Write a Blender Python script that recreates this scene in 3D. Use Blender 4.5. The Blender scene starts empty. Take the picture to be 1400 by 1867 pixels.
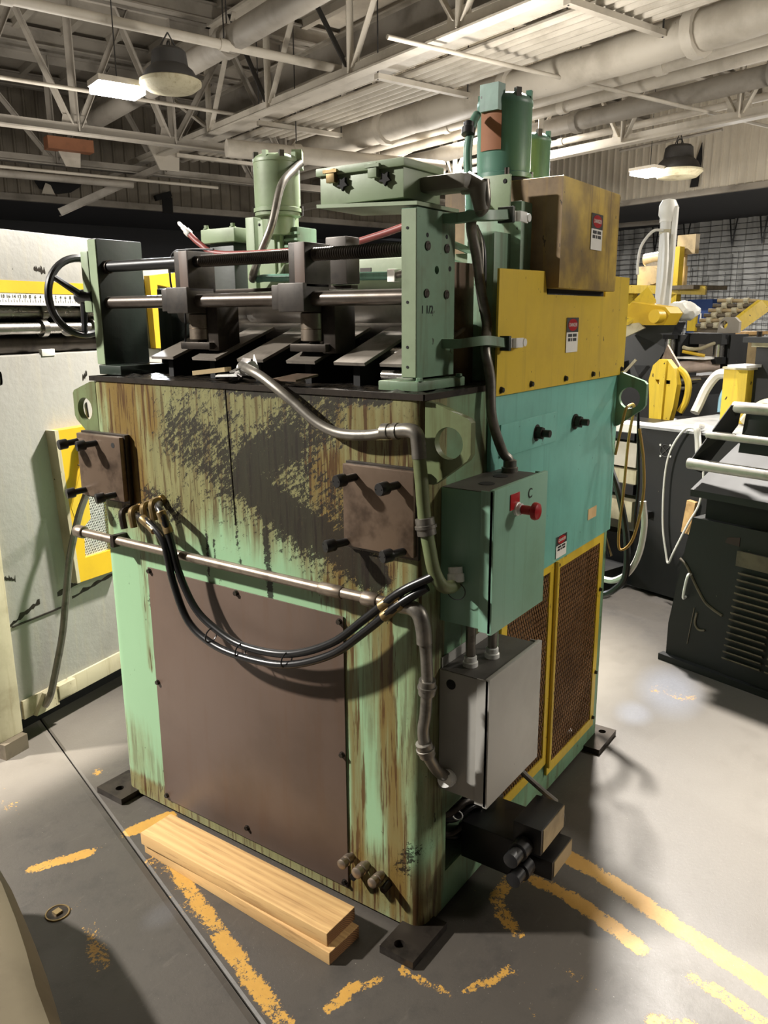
import bpy, bmesh, math, random
import numpy as np
from mathutils import Vector, Matrix
random.seed(7); RNG = np.random.default_rng(7)
SC = bpy.context.scene
COL = SC.collection

# ------------------------------------------------------------------ camera
# World frame (metres): origin on the floor below the near corner of the green machine,
# +X along its right side, +Y along its front, +Z up.
def make_camera():
    yaw, pitch, roll, f = 0.6119, 0.2369, 0.0068, 1466.42
    fw = Vector((math.cos(yaw)*math.cos(pitch), math.sin(yaw)*math.cos(pitch), -math.sin(pitch)))
    r = Vector((math.sin(yaw), -math.cos(yaw), 0)); d = fw.cross(r)
    r2 = math.cos(roll)*r + math.sin(roll)*d; d2 = -math.sin(roll)*r + math.cos(roll)*d
    m = Matrix((r2, -d2, -fw)).transposed().to_4x4()
    m.translation = (-1.5034, -0.9460, 1.5661)
    cd = bpy.data.cameras.new('camera'); cd.sensor_fit = 'HORIZONTAL'; cd.sensor_width = 36
    cd.lens = 36*f/1400; cd.clip_start = .05; cd.clip_end = 200
    co = bpy.data.objects.new('camera', cd); co.matrix_world = m; COL.objects.link(co); SC.camera = co
make_camera()

# ------------------------------------------------------------------ world, lamps, exposure
SC.view_settings.view_transform = 'Standard'; SC.view_settings.look = 'None'
SC.view_settings.gamma = 1; SC.view_settings.use_curve_mapping = False
SC.view_settings.exposure = 0.0
w = bpy.data.worlds.new('hall_air'); SC.world = w; w.use_nodes = True
w.node_tree.nodes['Background'].inputs[0].default_value = (.9, .9, .9, 1)
w.node_tree.nodes['Background'].inputs[1].default_value = .03
def lamp(name, loc, power, col=(1, .95, .87), radius=.1):
    l = bpy.data.lights.new(name, 'POINT'); l.energy = power; l.color = col; l.shadow_soft_size = radius
    o = bpy.data.objects.new(name, l); o.location = loc; COL.objects.link(o); return o
LED_A = (3.68, 5.62, 3.62); LED_B = (12.38, 3.50, 3.84)
def disk(name, loc, power, col=(1, .95, .87), size=.34):
    l = bpy.data.lights.new(name, 'AREA'); l.shape = 'DISK'; l.size = size; l.energy = power; l.color = col
    o = bpy.data.objects.new(name, l); o.location = loc; COL.objects.link(o); return o
# high bays and one added far fill; each shines down only. The two just out of frame do most of the work.
disk('bay_lamp_front', (-2.7, 4.0, 3.95), 1200, (1, .95, .88), .3)    # behind the photographer's left
fl = disk('bay_lamp_behind', (3.0, .72, 4.25), 470, (1, .95, .88), .3)   # flood just above the frame behind the machine, tilted to the work floor
fl.rotation_euler = Vector((-3.8, -.9, -4.25)).to_track_quat('-Z', 'Y').to_euler(); fl.data.spread = 2.25
disk('bay_lamp_right', (7.2, -2.2, 4.2), 480)
disk('far_fill', (9.5, 5.0, 4.2), 700)  # unseen fill disk, added to brighten the far hall and quilted wall
disk('bay_lamp_left_led', (LED_A[0], LED_A[1], LED_A[2]-.08), 350, (.9, .95, 1), .3)
disk('bay_lamp_right_led', (LED_B[0], LED_B[1], LED_B[2]-.08), 900, (1, .97, .93), .3)
# upward fill disks without fixtures, added to brighten the roof steel and deck
for k, (x, y, p) in enumerate(((-.6, 2.0, 90), (2.6, -1.5, 60), (4.6, 2.6, 110), (7.6, -1.0, 110), (8.6, 5.4, 110), (4.2, 7.4, 80), (1.2, 9.5, 70), (12.0, 2.0, 90))):
    o = disk('up_fill', (x, y, 2.5), p*.7, (1, .95, .88), .6); o.rotation_euler = (math.pi, 0, 0)
lamp('side_fill', (3.0, -4.4, 3.2), 420, (1, .94, .86), .3)  # unseen fill, added to lift the right side of the machine

# ------------------------------------------------------------------ helpers
def C(r, g, b):
    f = lambda c: (c/255/12.92) if c/255 <= .04045 else ((c/255+.055)/1.055)**2.4
    return (f(r), f(g), f(b), 1)

class NT:
    def __init__(s, name):
        s.m = bpy.data.materials.new(name); s.m.use_nodes = True
        s.t = s.m.node_tree; s.n = s.t.nodes; s.l = s.t.links
        s.b = s.n['Principled BSDF']; s.tc = s.n.new('ShaderNodeTexCoord')
        oi = s.n.new('ShaderNodeObjectInfo'); mu = s.n.new('ShaderNodeMath'); mu.operation = 'MULTIPLY'; mu.inputs[1].default_value = 17
        s.l.new(oi.outputs['Random'], mu.inputs[0])
        ad = s.n.new('ShaderNodeVectorMath'); ad.operation = 'ADD'
        s.l.new(s.tc.outputs['Object'], ad.inputs[0]); s.l.new(mu.outputs[0], ad.inputs[1]); s.co = ad.outputs[0]
    def val(s, sock, v):
        if hasattr(v, 'is_linked'): s.l.new(v, sock)
        else: sock.default_value = v
    def noise(s, scale, detail=4, stretch=(1, 1, 1), rough=.6, rot=(0, 0, 0)):
        co = s.co
        if any(rot):
            mr = s.n.new('ShaderNodeMapping'); mr.inputs['Rotation'].default_value = rot; s.l.new(co, mr.inputs[0]); co = mr.outputs[0]
        mp = s.n.new('ShaderNodeMapping'); mp.inputs['Scale'].default_value = stretch
        s.l.new(co, mp.inputs[0]); nz = s.n.new('ShaderNodeTexNoise')
        nz.inputs['Scale'].default_value = scale; nz.inputs['Detail'].default_value = detail; nz.inputs['Roughness'].default_value = rough
        s.l.new(mp.outputs[0], nz.inputs['Vector']); return nz.outputs['Fac']
    def step(s, v, lo, hi):
        mr = s.n.new('ShaderNodeMapRange'); mr.interpolation_type = 'SMOOTHSTEP'
        mr.inputs['From Min'].default_value = lo; mr.inputs['From Max'].default_value = hi
        s.val(mr.inputs['Value'], v); return mr.outputs[0]
    def math(s, op, a, b=0.0, c=None):
        m = s.n.new('ShaderNodeMath'); m.operation = op; s.val(m.inputs[0], a); s.val(m.inputs[1], b)
        if c is not None: s.val(m.inputs[2], c)
        return m.outputs[0]
    def mix(s, f, a, b):
        m = s.n.new('ShaderNodeMix'); m.data_type = 'RGBA'; s.val(m.inputs[0], f); s.val(m.inputs[6], a); s.val(m.inputs[7], b); return m.outputs[2]
    def bump(s, h, strength=.2, dist=.004):
        b = s.n.new('ShaderNodeBump'); b.inputs['Strength'].default_value = strength; b.inputs['Distance'].default_value = dist
        s.l.new(h, b.inputs['Height']); s.l.new(b.outputs[0], s.b.inputs['Normal'])
    def attr(s, name):
        a = s.n.new('ShaderNodeAttribute'); a.attribute_name = name; sp = s.n.new('ShaderNodeSeparateColor')
        s.l.new(a.outputs['Color'], sp.inputs[0]); return sp.outputs
    def out(s, col, rough=.5, metal=0., spec=.5):
        s.val(s.b.inputs['Base Color'], col); s.val(s.b.inputs['Roughness'], rough); s.val(s.b.inputs['Metallic'], metal)
        s.b.inputs['Specular IOR Level'].default_value = spec; return s.m

def paint(name, col, rough=.45, grime=(60, 52, 36), gamt=.35, gscale=6, streak=None, samt=.4, chip=None, chipat=.7, metal=0., bump=.12, var=.12, spec=.5):
    t = NT(name); c = C(*col)
    n1 = t.noise(gscale, 5); c1 = t.mix(t.math('MULTIPLY', t.step(n1, .42, .75), gamt), c, C(*grime))
    n0 = t.noise(2.3, 2); c1 = t.mix(t.math('MULTIPLY', n0, var), c1, (c[0]*.55, c[1]*.55, c[2]*.5, 1))
    if streak:
        ns = t.noise(5, 4, (7, 7, .5)); c1 = t.mix(t.math('MULTIPLY', t.step(ns, .5, .72), samt), c1, C(*streak))
    if chip:
        nc = t.noise(34, 3, (1.2, 1.2, .7)); c1 = t.mix(t.step(nc, chipat, chipat+.02), c1, C(*chip))
    rr = t.math('MULTIPLY_ADD', n1, .25, rough-.1)
    if bump: t.bump(t.noise(45, 3), bump, .002)
    return t.out(c1, rr, metal, spec)

def metalm(name, col, rough=.35, scale=20, dark=(25, 20, 15), damt=.5, metal=.9):
    t = NT(name); n = t.noise(scale, 4); c = t.mix(t.math('MULTIPLY', t.step(n, .45, .7), damt), C(*col), C(*dark))
    return t.out(c, t.math('MULTIPLY_ADD', n, .3, rough-.12), metal)

def flat(name, col, rough=.6, metal=0.):
    t = NT(name); n = t.noise(30, 2); c = C(*col)
    return t.out(t.mix(t.math('MULTIPLY', n, .25), c, (c[0]*.6, c[1]*.6, c[2]*.6, 1)), rough, metal)

def emit(name, col, strength):
    t = NT(name); t.b.inputs['Emission Color'].default_value = (*col, 1); t.b.inputs['Emission Strength'].default_value = strength
    return t.out((*col, 1), .5)

def catmull(pts, sub):
    P = [Vector(p) for p in pts]
    if len(P) < 3: return P
    Q = [P[0]*2-P[1]] + P + [P[-1]*2-P[-2]]; out = []
    for i in range(1, len(Q)-2):
        a, b, c, d = Q[i-1:i+3]
        for k in range(sub):
            t = k/sub
            out.append(.5*((2*b)+(c-a)*t+(2*a-5*b+4*c-d)*t*t+(3*b-a-3*c+d)*t**3))
    out.append(P[-1]); return out

class MB:
    def __init__(s): s.bm = bmesh.new()
    def box(s, x0, x1, y0, y1, z0, z1, bev=0., M=None):
        r = bmesh.ops.create_cube(s.bm, size=1)['verts']
        for v in r: v.co = Vector(((x0+x1)/2+v.co.x*(x1-x0), (y0+y1)/2+v.co.y*(y1-y0), (z0+z1)/2+v.co.z*(z1-z0)))
        if bev:
            es = list({e for v in r for e in v.link_edges})
            g = bmesh.ops.bevel(s.bm, geom=es, offset=bev, segments=2, affect='EDGES', profile=.6)
            r = list({v for f in g['faces'] for v in f.verts} | {v for v in r if v.is_valid})
        if M is not None:
            for v in r: v.co = M @ v.co
        return s
    def bar(s, p0, p1, wd, ht, up=(0, 0, 1)):
        p0 = Vector(p0); p1 = Vector(p1); d = (p1-p0); L = d.length; d.normalize(); u = Vector(up)
        if abs(d.dot(u)) > .98: u = Vector((1, 0, 0))
        sd = d.cross(u).normalized(); u2 = sd.cross(d)
        vs = []
        for q in (p0, p1):
            for a, b in ((-1, -1), (1, -1), (1, 1), (-1, 1)): vs.append(s.bm.verts.new(q+sd*a*wd/2+u2*b*ht/2))
        for f in ((0, 1, 2, 3), (7, 6, 5, 4), (0, 4, 5, 1), (1, 5, 6, 2), (2, 6, 7, 3), (3, 7, 4, 0)): s.bm.faces.new([vs[i] for i in f])
        return s
    def tube(s, pts, r, seg=10, sub=6, cap=True):
        P = catmull(pts, sub) if sub > 1 else [Vector(p) for p in pts]
        rs = r if hasattr(r, '__len__') else [r]*len(P)
        t = (P[1]-P[0]).normalized(); n = t.orthogonal().normalized(); rings = []
        for i, p in enumerate(P):
            t2 = (P[min(i+1, len(P)-1)]-P[max(i-1, 0)]).normalized()
            if t2.length > 0:
                q = t.rotation_difference(t2); n = q @ n; t = t2
            n = (n-t*n.dot(t)).normalized(); b = t.cross(n)
            rings.append([s.bm.verts.new(p+(n*math.cos(2*math.pi*k/seg)+b*math.sin(2*math.pi*k/seg))*rs[i]) for k in range(seg)])
        for a, b in zip(rings, rings[1:]):
            for k in range(seg): s.bm.faces.new((a[k], a[(k+1) % seg], b[(k+1) % seg], b[k]))
        if cap: s.bm.faces.new(rings[0][::-1]); s.bm.faces.new(rings[-1])
        return s
    def cyl(s, p0, p1, r, seg=16, r2=None): return s.tube([p0, p1], [r, r if r2 is None else r2], seg, 1)
    def lathe(s, prof, p0, axis, seg=20):
        p0 = Vector(p0); a = Vector(axis).normalized()
        return s.tube([p0+a*(h+1e-5*i) for i, (r, h) in enumerate(prof)], [max(r, 1e-4) for r, h in prof], seg, 1)
    def plate(s, outer, vec, holes=()):
        es = []
        for loop in [outer]+list(holes):
            vs = [s.bm.verts.new(Vector(p)) for p in loop]
            es += [s.bm.edges.new((vs[i], vs[(i+1) % len(vs)])) for i in range(len(vs))]
        g = bmesh.ops.triangle_fill(s.bm, use_beauty=True, use_dissolve=False, edges=es)
        fs = [x for x in g['geom'] if isinstance(x, bmesh.types.BMFace)]
        e = bmesh.ops.extrude_face_region(s.bm, geom=fs)
        bmesh.ops.translate(s.bm, vec=Vector(vec), verts=[x for x in e['geom'] if isinstance(x, bmesh.types.BMVert)])
        return s
    def torus(s, c, axis, R, r, seg=28, rs=8):
        a = Vector(axis).normalized(); u = a.orthogonal().normalized(); v = a.cross(u); c = Vector(c); rings = []
        for i in range(seg):
            th = 2*math.pi*i/seg; d = u*math.cos(th)+v*math.sin(th)
            rings.append([s.bm.verts.new(c+d*(R+r*math.cos(2*math.pi*k/rs))+a*r*math.sin(2*math.pi*k/rs)) for k in range(rs)])
        for i in range(seg):
            A_, B_ = rings[i], rings[(i+1) % seg]
            for k in range(rs): s.bm.faces.new((A_[k], A_[(k+1) % rs], B_[(k+1) % rs], B_[k]))
        return s

def circ(c, u, v, r, n=20, ph=0.):
    c = Vector(c); u = Vector(u); v = Vector(v)
    return [c+u*r*math.cos(ph+2*math.pi*k/n)+v*r*math.sin(ph+2*math.pi*k/n) for k in range(n)]

WLOC = {}
def thing(name, loc, label, cat, group=None):
    o = bpy.data.objects.new(name, None); o.empty_display_size = .1; o.location = loc; COL.objects.link(o)
    WLOC[o.name] = Vector(loc); tag(o, label, cat, group); return o
def tag(o, label=None, cat=None, group=None, kind=None):
    if label: o['label'] = label
    if cat: o['category'] = cat
    if group: o['group'] = group
    if kind: o['kind'] = kind
    return o
def link(o, loc, parent):
    loc = Vector(loc); COL.objects.link(o)
    if parent is not None:
        o.parent = parent; o.location = loc-WLOC[parent.name]
    else: o.location = loc
    WLOC[o.name] = loc; return o
def obj(name, mb, mat, parent=None, label=None, smooth=True, kind=None, origin=None):
    bm = mb.bm; bmesh.ops.recalc_face_normals(bm, faces=bm.faces)
    if smooth:
        for f in bm.faces: f.smooth = True
        for e in bm.edges:
            if len(e.link_faces) == 2 and e.calc_face_angle(0) > .62: e.smooth = False
    cs = [v.co for v in bm.verts]
    lo = Vector([min(c[i] for c in cs) for i in range(3)]); hi = Vector([max(c[i] for c in cs) for i in range(3)])
    c = Vector(origin) if origin is not None else Vector(((lo.x+hi.x)/2, (lo.y+hi.y)/2, (lo.z+hi.z)/2 if parent is not None else lo.z))
    bmesh.ops.translate(bm, vec=-c, verts=bm.verts)
    me = bpy.data.meshes.new(name); bm.to_mesh(me); bm.free(); me.materials.append(mat)
    return tag(link(bpy.data.objects.new(name, me), c, parent), label, kind=kind)
def dup(o, loc, parent=None, label=None):
    return tag(link(o.copy(), loc, parent), label)
def text(s, size, loc, xa, ya, mat, parent, name='lettering', align='CENTER', label=None, thick=.0006):
    cu = bpy.data.curves.new(name, 'FONT'); cu.body = s; cu.size = size; cu.align_x = align; cu.align_y = 'CENTER'; cu.extrude = thick
    tmp = bpy.data.objects.new(name, cu); xa = Vector(xa); ya = Vector(ya)
    me = bpy.data.meshes.new_from_object(tmp); bpy.data.objects.remove(tmp); bpy.data.curves.remove(cu)
    me.materials.clear(); me.materials.append(mat); o = bpy.data.objects.new(name, me)
    o.rotation_euler = Matrix((xa, ya, xa.cross(ya))).transposed().to_euler(); link(o, loc, parent); return tag(o, label, kind='stuff')
def box(name, a, mat, parent=None, bev=.002, label=None, kind=None): return obj(name, MB().box(*a, bev=bev), mat, parent, label, kind=kind)
def hexbolt(parent, p, axis, r=.01, h=.012, mat=None, name='bolt'):
    a = Vector(axis); return obj(name, MB().cyl(Vector(p), Vector(p)+a*h*.25, r*1.25, 12).cyl(Vector(p)+a*h*.25, Vector(p)+a*h, r, 6), mat, parent)

# building frame: a runs along the right-hand wall, b along the left-hand wall
A3 = Vector((.304, .953, 0)).normalized(); B3 = Vector((.953, -.304, 0)).normalized()
def W(a, b, z=0.): return A3*a+B3*b+Vector((0, 0, z))

# ------------------------------------------------------------------ materials
M = {}
M['green'] = paint('green_paint', (112, 144, 118), .42, (84, 82, 50), .65, 5, (80, 74, 42), .55, (50, 60, 42), .71)
M['green_clean'] = paint('green_paint_worn', (130, 146, 116), .45, (78, 80, 56), .45, 6, None, .4, (52, 62, 48), .72)
M['green_dark'] = paint('green_paint_oily', (36, 46, 38), .4, (18, 20, 16), .8, 5, (26, 26, 20), .5)
M['teal'] = paint('teal_paint', (118, 182, 168), .36, (84, 120, 104), .35, 4, (86, 134, 120), .35, (34, 52, 48), .70)
M['teal_motor'] = paint('teal_motor_paint', (88, 128, 112), .38, (52, 78, 62), .5, 5, (44, 70, 58), .4, (32, 44, 36), .73)
M['box_green'] = paint('enclosure_green_paint', (128, 168, 146), .38, (104, 130, 100), .5, 4, (96, 120, 88), .3, (50, 62, 48), .74)
M['yellow'] = paint('yellow_paint', (208, 178, 52), .4, (168, 138, 48), .4, 4, (150, 126, 52), .35, (60, 46, 20), .675)
M['yellow_dirty'] = paint('yellow_paint_greasy', (202, 170, 60), .45, (86, 66, 40), .95, 3.2, (92, 70, 40), .7, (60, 46, 24), .72)
M['yellow_far'] = paint('yellow_paint_bright', (212, 174, 36), .4, (150, 112, 30), .3, 5, None, .3, (70, 50, 20), .72)
M['white_mach'] = paint('cream_white_paint', (162, 160, 154), .5, (128, 124, 115), .4, 3, (176, 168, 146), .3, (44, 42, 38), .745, bump=.5)
M['cream'] = paint('cream_paint_dirty', (186, 178, 150), .5, (120, 108, 80), .6, 6, (130, 112, 76), .4, (50, 46, 36), .7)
M['brown_panel'] = paint('bare_brown_sheet', (94, 78, 68), .42, (74, 60, 50), .7, 2.6, (88, 68, 54), .5, None, bump=.04)
M['plate'] = metalm('brown_oily_steel', (112, 95, 80), .35, 11, (56, 43, 33), .8, .55)
M['steel_dark'] = metalm('dark_oiled_steel', (64, 58, 52), .38, 14, (20, 18, 16), .7, .7)
M['steel_brown'] = metalm('brown_steel', (64, 59, 54), .42, 16, (28, 25, 22), .7, .4)
M['slat'] = metalm('oiled_flat_bar', (126, 119, 110), .4, 12, (60, 52, 46), .6, .35)
M['rod_steel'] = metalm('worn_rod_steel', (96, 89, 82), .3, 8, (58, 48, 40), .6, .7)
M['roll_steel'] = metalm('pinch_roll_steel', (176, 172, 166), .36, 9, (104, 98, 90), .5, .25)
M['chrome'] = metalm('polished_roll_steel', (176, 172, 166), .24, 9, (70, 62, 54), .5, .95)
M['conduit'] = metalm('grey_conduit', (128, 124, 116), .38, 25, (62, 58, 50), .5, .75)
M['pipe_steel'] = metalm('bare_pipe_steel', (142, 130, 116), .36, 25, (70, 58, 46), .5, .8)
M['bright'] = metalm('bright_zinc', (236, 236, 232), .3, 30, (196, 196, 192), .3, .2)
M['brass'] = metalm('brass_fitting', (150, 130, 92), .35, 25, (78, 62, 38), .6, .8)
M['side_green'] = paint('stained_side_paint', (118, 156, 122), .42, (92, 86, 44), .8, 3, (86, 62, 28), .8, (44, 50, 34), .71)
M['olive'] = paint('oil_yellowed_green_paint', (100, 112, 76), .42, (70, 64, 34), .75, 6, (76, 66, 32), .6, (44, 46, 30), .71)
M['black'] = flat('black_oxide', (22, 22, 23), .4)
M['rubber'] = flat('black_hose_rubber', (20, 20, 21), .32)
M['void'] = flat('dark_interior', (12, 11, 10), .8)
M['red'] = flat('red_plastic', (164, 22, 26), .35)
M['red_hose'] = flat('red_rubber_hose', (132, 62, 58), .5)
M['grey_box'] = paint('grey_enclosure_paint', (164, 162, 156), .42, (120, 116, 106), .4, 3, None, .3, (80, 76, 70), .76, bump=.03)
M['dark_top'] = paint('dusty_dark_top', (74, 70, 64), .6, (40, 38, 34), .7, 8)
M['rust_mesh'] = paint('rusty_expanded_metal', (150, 112, 72), .55, (92, 62, 36), .5, 9, metal=.2)
M['core'] = paint('brown_core', (46, 33, 22), .7, (26, 20, 14), .6, 5)
M['white'] = flat('white_plastic', (226, 224, 216), .45)
M['ink'] = flat('black_ink', (28, 27, 25), .6)
M['blackpaint'] = paint('black_machine_paint', (15, 16, 16), .6, (36, 33, 28), .35, 4, None, .3, (120, 112, 96), .745, bump=.1)
M['louvre'] = paint('dusty_louvre', (100, 90, 74), .6, (36, 33, 28), .6, 14)
M['rod_white'] = paint('ceiling_white_paint', (196, 188, 174), .55, (130, 120, 104), .5, 2.5, None, .3, (90, 80, 66), .74, bump=.15)
M['rod_grey'] = paint('ceiling_grey_paint', (150, 143, 132), .6, (92, 86, 76), .55, 2.5, None, .3, None, bump=.1)
M['dark_brace'] = flat('dark_brace_steel', (58, 56, 54), .6)
M['deck'] = paint('roof_deck_paint', (166, 158, 144), .65, (112, 104, 92), .5, 1.2, None, .3, None, bump=.05)
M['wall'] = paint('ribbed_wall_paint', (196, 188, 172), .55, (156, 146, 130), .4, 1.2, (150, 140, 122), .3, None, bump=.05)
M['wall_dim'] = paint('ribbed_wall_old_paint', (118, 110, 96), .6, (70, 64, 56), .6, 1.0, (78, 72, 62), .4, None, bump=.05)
M['soffit'] = flat('dark_soffit', (70, 70, 72), .8)
M['quilt'] = paint('grey_insulation_quilt', (206, 206, 202), .6, (104, 104, 102), .5, 1.5, None, .3, None, bump=.2)
M['hose_white'] = flat('white_hose', (206, 204, 196), .45)
M['hose_blue'] = flat('pale_blue_hose', (150, 196, 222), .45)
M['cord'] = flat('tan_yellow_cord', (176, 140, 66), .5)
M['blue'] = flat('blue_cabinet_paint', (38, 66, 122), .5)
M['tan_mach'] = paint('tan_machine_paint', (170, 150, 112), .5, (90, 78, 58), .6, 6)
M['led'] = emit('led_glow', (1, .99, .96), 60)
M['rust'] = paint('rust_red', (142, 92, 62), .7, (96, 62, 44), .5, 5)
M['hood_grey'] = paint('cast_grey_hood', (104, 100, 88), .5, (70, 66, 56), .5, 6)
M['gusset'] = M['rod_white']

def m_wood():
    t = NT('pine_lumber'); n = t.noise(6, 5, (10, .35, 3)); n2 = t.noise(3, 3); n3 = t.noise(40, 4, (3, .15, 2))
    wv = t.n.new('ShaderNodeTexWave'); wv.wave_type = 'BANDS'; wv.bands_direction = 'X'; wv.inputs['Scale'].default_value = 17
    wv.inputs['Distortion'].default_value = 9; wv.inputs['Detail'].default_value = 3; wv.inputs['Detail Scale'].default_value = .5
    mp = t.n.new('ShaderNodeMapping'); mp.inputs['Scale'].default_value = (1, .07, .7); t.l.new(t.co, mp.inputs[0]); t.l.new(mp.outputs[0], wv.inputs[0])
    c = t.mix(t.math('MULTIPLY', wv.outputs['Fac'], .35), C(202, 166, 112), C(150, 110, 64))
    c = t.mix(t.math('MULTIPLY', t.step(n, .5, .72), .55), c, C(136, 98, 56)); c = t.mix(t.math('MULTIPLY', t.step(n3, .55, .7), .35), c, C(120, 84, 48))
    c = t.mix(t.math('MULTIPLY', t.step(n2, .6, .75), .45), c, C(108, 82, 56))
    t.bump(n, .2, .002); return t.out(c, .65)
M['wood'] = m_wood()
def m_endgrain():
    t = NT('pine_end_grain'); wv = t.n.new('ShaderNodeTexWave'); wv.wave_type = 'RINGS'; wv.rings_direction = 'Y'; wv.inputs['Scale'].default_value = 60
    wv.inputs['Distortion'].default_value = 1.5
    mp = t.n.new('ShaderNodeMapping'); mp.inputs['Location'].default_value = (.02, 0, .07); t.l.new(t.tc.outputs['Object'], mp.inputs[0]); t.l.new(mp.outputs[0], wv.inputs[0])
    return t.out(t.mix(wv.outputs['Fac'], C(150, 108, 66), C(92, 62, 38)), .7)
M['endgrain'] = m_endgrain()

def m_cabinet():
    t = NT('stained_mint_paint'); a = t.attr('stain')
    fine = t.noise(150, 4, (1, 1, .7), .75); drip = t.noise(6, 5, (9, 9, .5)); drip2 = t.noise(24, 4, (3, 3, .2)); bl = t.noise(5, 5); spl = t.noise(60, 5, (1, .38, 1.5), .75, (.62, 0, 0))
    c = t.mix(t.math('MULTIPLY', t.noise(3, 3), .35), C(142, 178, 140), C(116, 148, 114))
    gm = t.math('ADD', a[2], t.math('MULTIPLY_ADD', t.math('ADD', drip, bl), .55, -.55)); c = t.mix(t.math('MULTIPLY', t.step(gm, .05, .62), .88), c, t.mix(drip, C(146, 138, 90), C(80, 65, 40)))
    rm = t.math('ADD', a[1], t.math('MULTIPLY_ADD', drip, 1.0, -.5)); c = t.mix(t.math('MULTIPLY', t.step(rm, .2, .72), .85), c, C(108, 84, 38))
    rd = t.math('MULTIPLY', t.step(a[1], .08, .4), t.step(drip2, .53, .6)); c = t.mix(t.math('MULTIPLY', rd, .85), c, C(76, 48, 20))
    gd = t.math('MULTIPLY', t.step(a[2], .1, .5), t.step(drip2, .50, .60)); c = t.mix(t.math('MULTIPLY', gd, .7), c, C(72, 52, 30))
    nn = t.math('MULTIPLY_ADD', t.math('ADD', t.math('MULTIPLY', fine, .8), t.math('MULTIPLY', spl, 1.2)), 1.6, -1.6)
    oil = t.math('MULTIPLY', t.step(t.math('ADD', a[0], nn), .40, .54), t.step(a[0], .02, .10)); c = t.mix(t.math('MULTIPLY', oil, .92), c, t.mix(fine, C(9, 7, 5), C(26, 20, 14)))
    spk = t.math('MULTIPLY', t.step(fine, .60, .64), t.step(a[2], .2, .6)); c = t.mix(t.math('MULTIPLY', spk, .5), c, C(60, 48, 30))
    ch = t.step(t.noise(30, 3, (1.6, 1.6, .7)), .715, .735); c = t.mix(ch, c, C(52, 54, 38))
    t.bump(t.math('MULTIPLY_ADD', oil, .6, fine), .18, .002)
    return t.out(c, t.math('MULTIPLY_ADD', oil, .12, .42), 0, .35)
M['cabinet'] = m_cabinet()

def m_floor():
    t = NT('worn_grey_floor'); a = t.attr('mark')
    n = t.noise(1.3, 5); n2 = t.noise(9, 6, rough=.7); n3 = t.noise(110, 5, rough=.75); sc = t.noise(12, 4, (1, 4, 1))
    c = t.mix(n, C(56, 52, 48), C(74, 69, 63)); c = t.mix(t.math('MULTIPLY', t.step(n2, .48, .68), .5), c, C(46, 43, 40))
    c = t.mix(t.math('MULTIPLY', t.step(sc, .6, .75), .2), c, C(104, 98, 90))
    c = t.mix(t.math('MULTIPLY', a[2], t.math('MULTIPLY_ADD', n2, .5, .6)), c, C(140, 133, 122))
    c = t.mix(t.math('MULTIPLY', a[1], .8), c, t.mix(n3, C(88, 90, 98), C(126, 128, 136)))
    pm = t.math('ADD', a[0], t.math('MULTIPLY_ADD', t.math('ADD', n3, n2), 1.15, -1.26)); pk = t.step(pm, .40, .48)
    c = t.mix(pk, c, t.mix(n2, C(198, 154, 70), C(150, 110, 44)))
    sp = t.step(t.noise(190, 2), .745, .765); c = t.mix(t.math('MULTIPLY', sp, .55), c, C(170, 164, 154))
    t.bump(t.math('MULTIPLY_ADD', pk, .5, n3), .25, .002)
    return t.out(c, t.math('MULTIPLY_ADD', n2, .25, .40), 0, .6)
M['floor'] = m_floor()

# ------------------------------------------------------------------ painted masks on fine grids
def seg_mask(X, Y, pts, r, s, soft=1.):
    m = np.zeros_like(X)
    for (x0, y0), (x1, y1) in zip(pts, pts[1:]):
        dx, dy = x1-x0, y1-y0; L = dx*dx+dy*dy+1e-12
        t = np.clip(((X-x0)*dx+(Y-y0)*dy)/L, 0, 1); d = np.hypot(X-x0-t*dx, Y-y0-t*dy)
        m = np.maximum(m, s*np.clip(1-(d-r*(1-.35*soft))/(r*.7*soft+1e-6), 0, 1))
    return m
def ell(X, Y, cx, cy, rx, ry, s, ang=0.):
    c, n = math.cos(ang), math.sin(ang); u = (X-cx)*c+(Y-cy)*n; v = -(X-cx)*n+(Y-cy)*c
    return s*np.clip(1.6-1.6*np.hypot(u/rx, v/ry), 0, 1)
def grid_mesh(name, V, nu, nv, attr, masks, mat, parent=None, extra=None):
    F = [(i*nv+j, (i+1)*nv+j, (i+1)*nv+j+1, i*nv+j+1) for i in range(nu-1) for j in range(nv-1)]
    V = [tuple(v) for v in V]; n0 = len(V)
    if extra: V += extra[0]; F += [tuple(n0+i for i in f) for f in extra[1]]
    c = np.mean(np.array(V[:n0]), 0); c[2] = 0
    me = bpy.data.meshes.new(name); me.from_pydata([(v[0]-c[0], v[1]-c[1], v[2]-c[2]) for v in V], [], F); me.update()
    at = me.color_attributes.new(attr, 'FLOAT_COLOR', 'POINT'); d = np.zeros((len(V), 4), np.float32); d[:, 3] = 1
    for k, m in enumerate(masks): d[:n0, k] = m.ravel()
    at.data.foreach_set('color', d.ravel()); me.materials.append(mat)
    return link(bpy.data.objects.new(name, me), c, parent)

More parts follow.
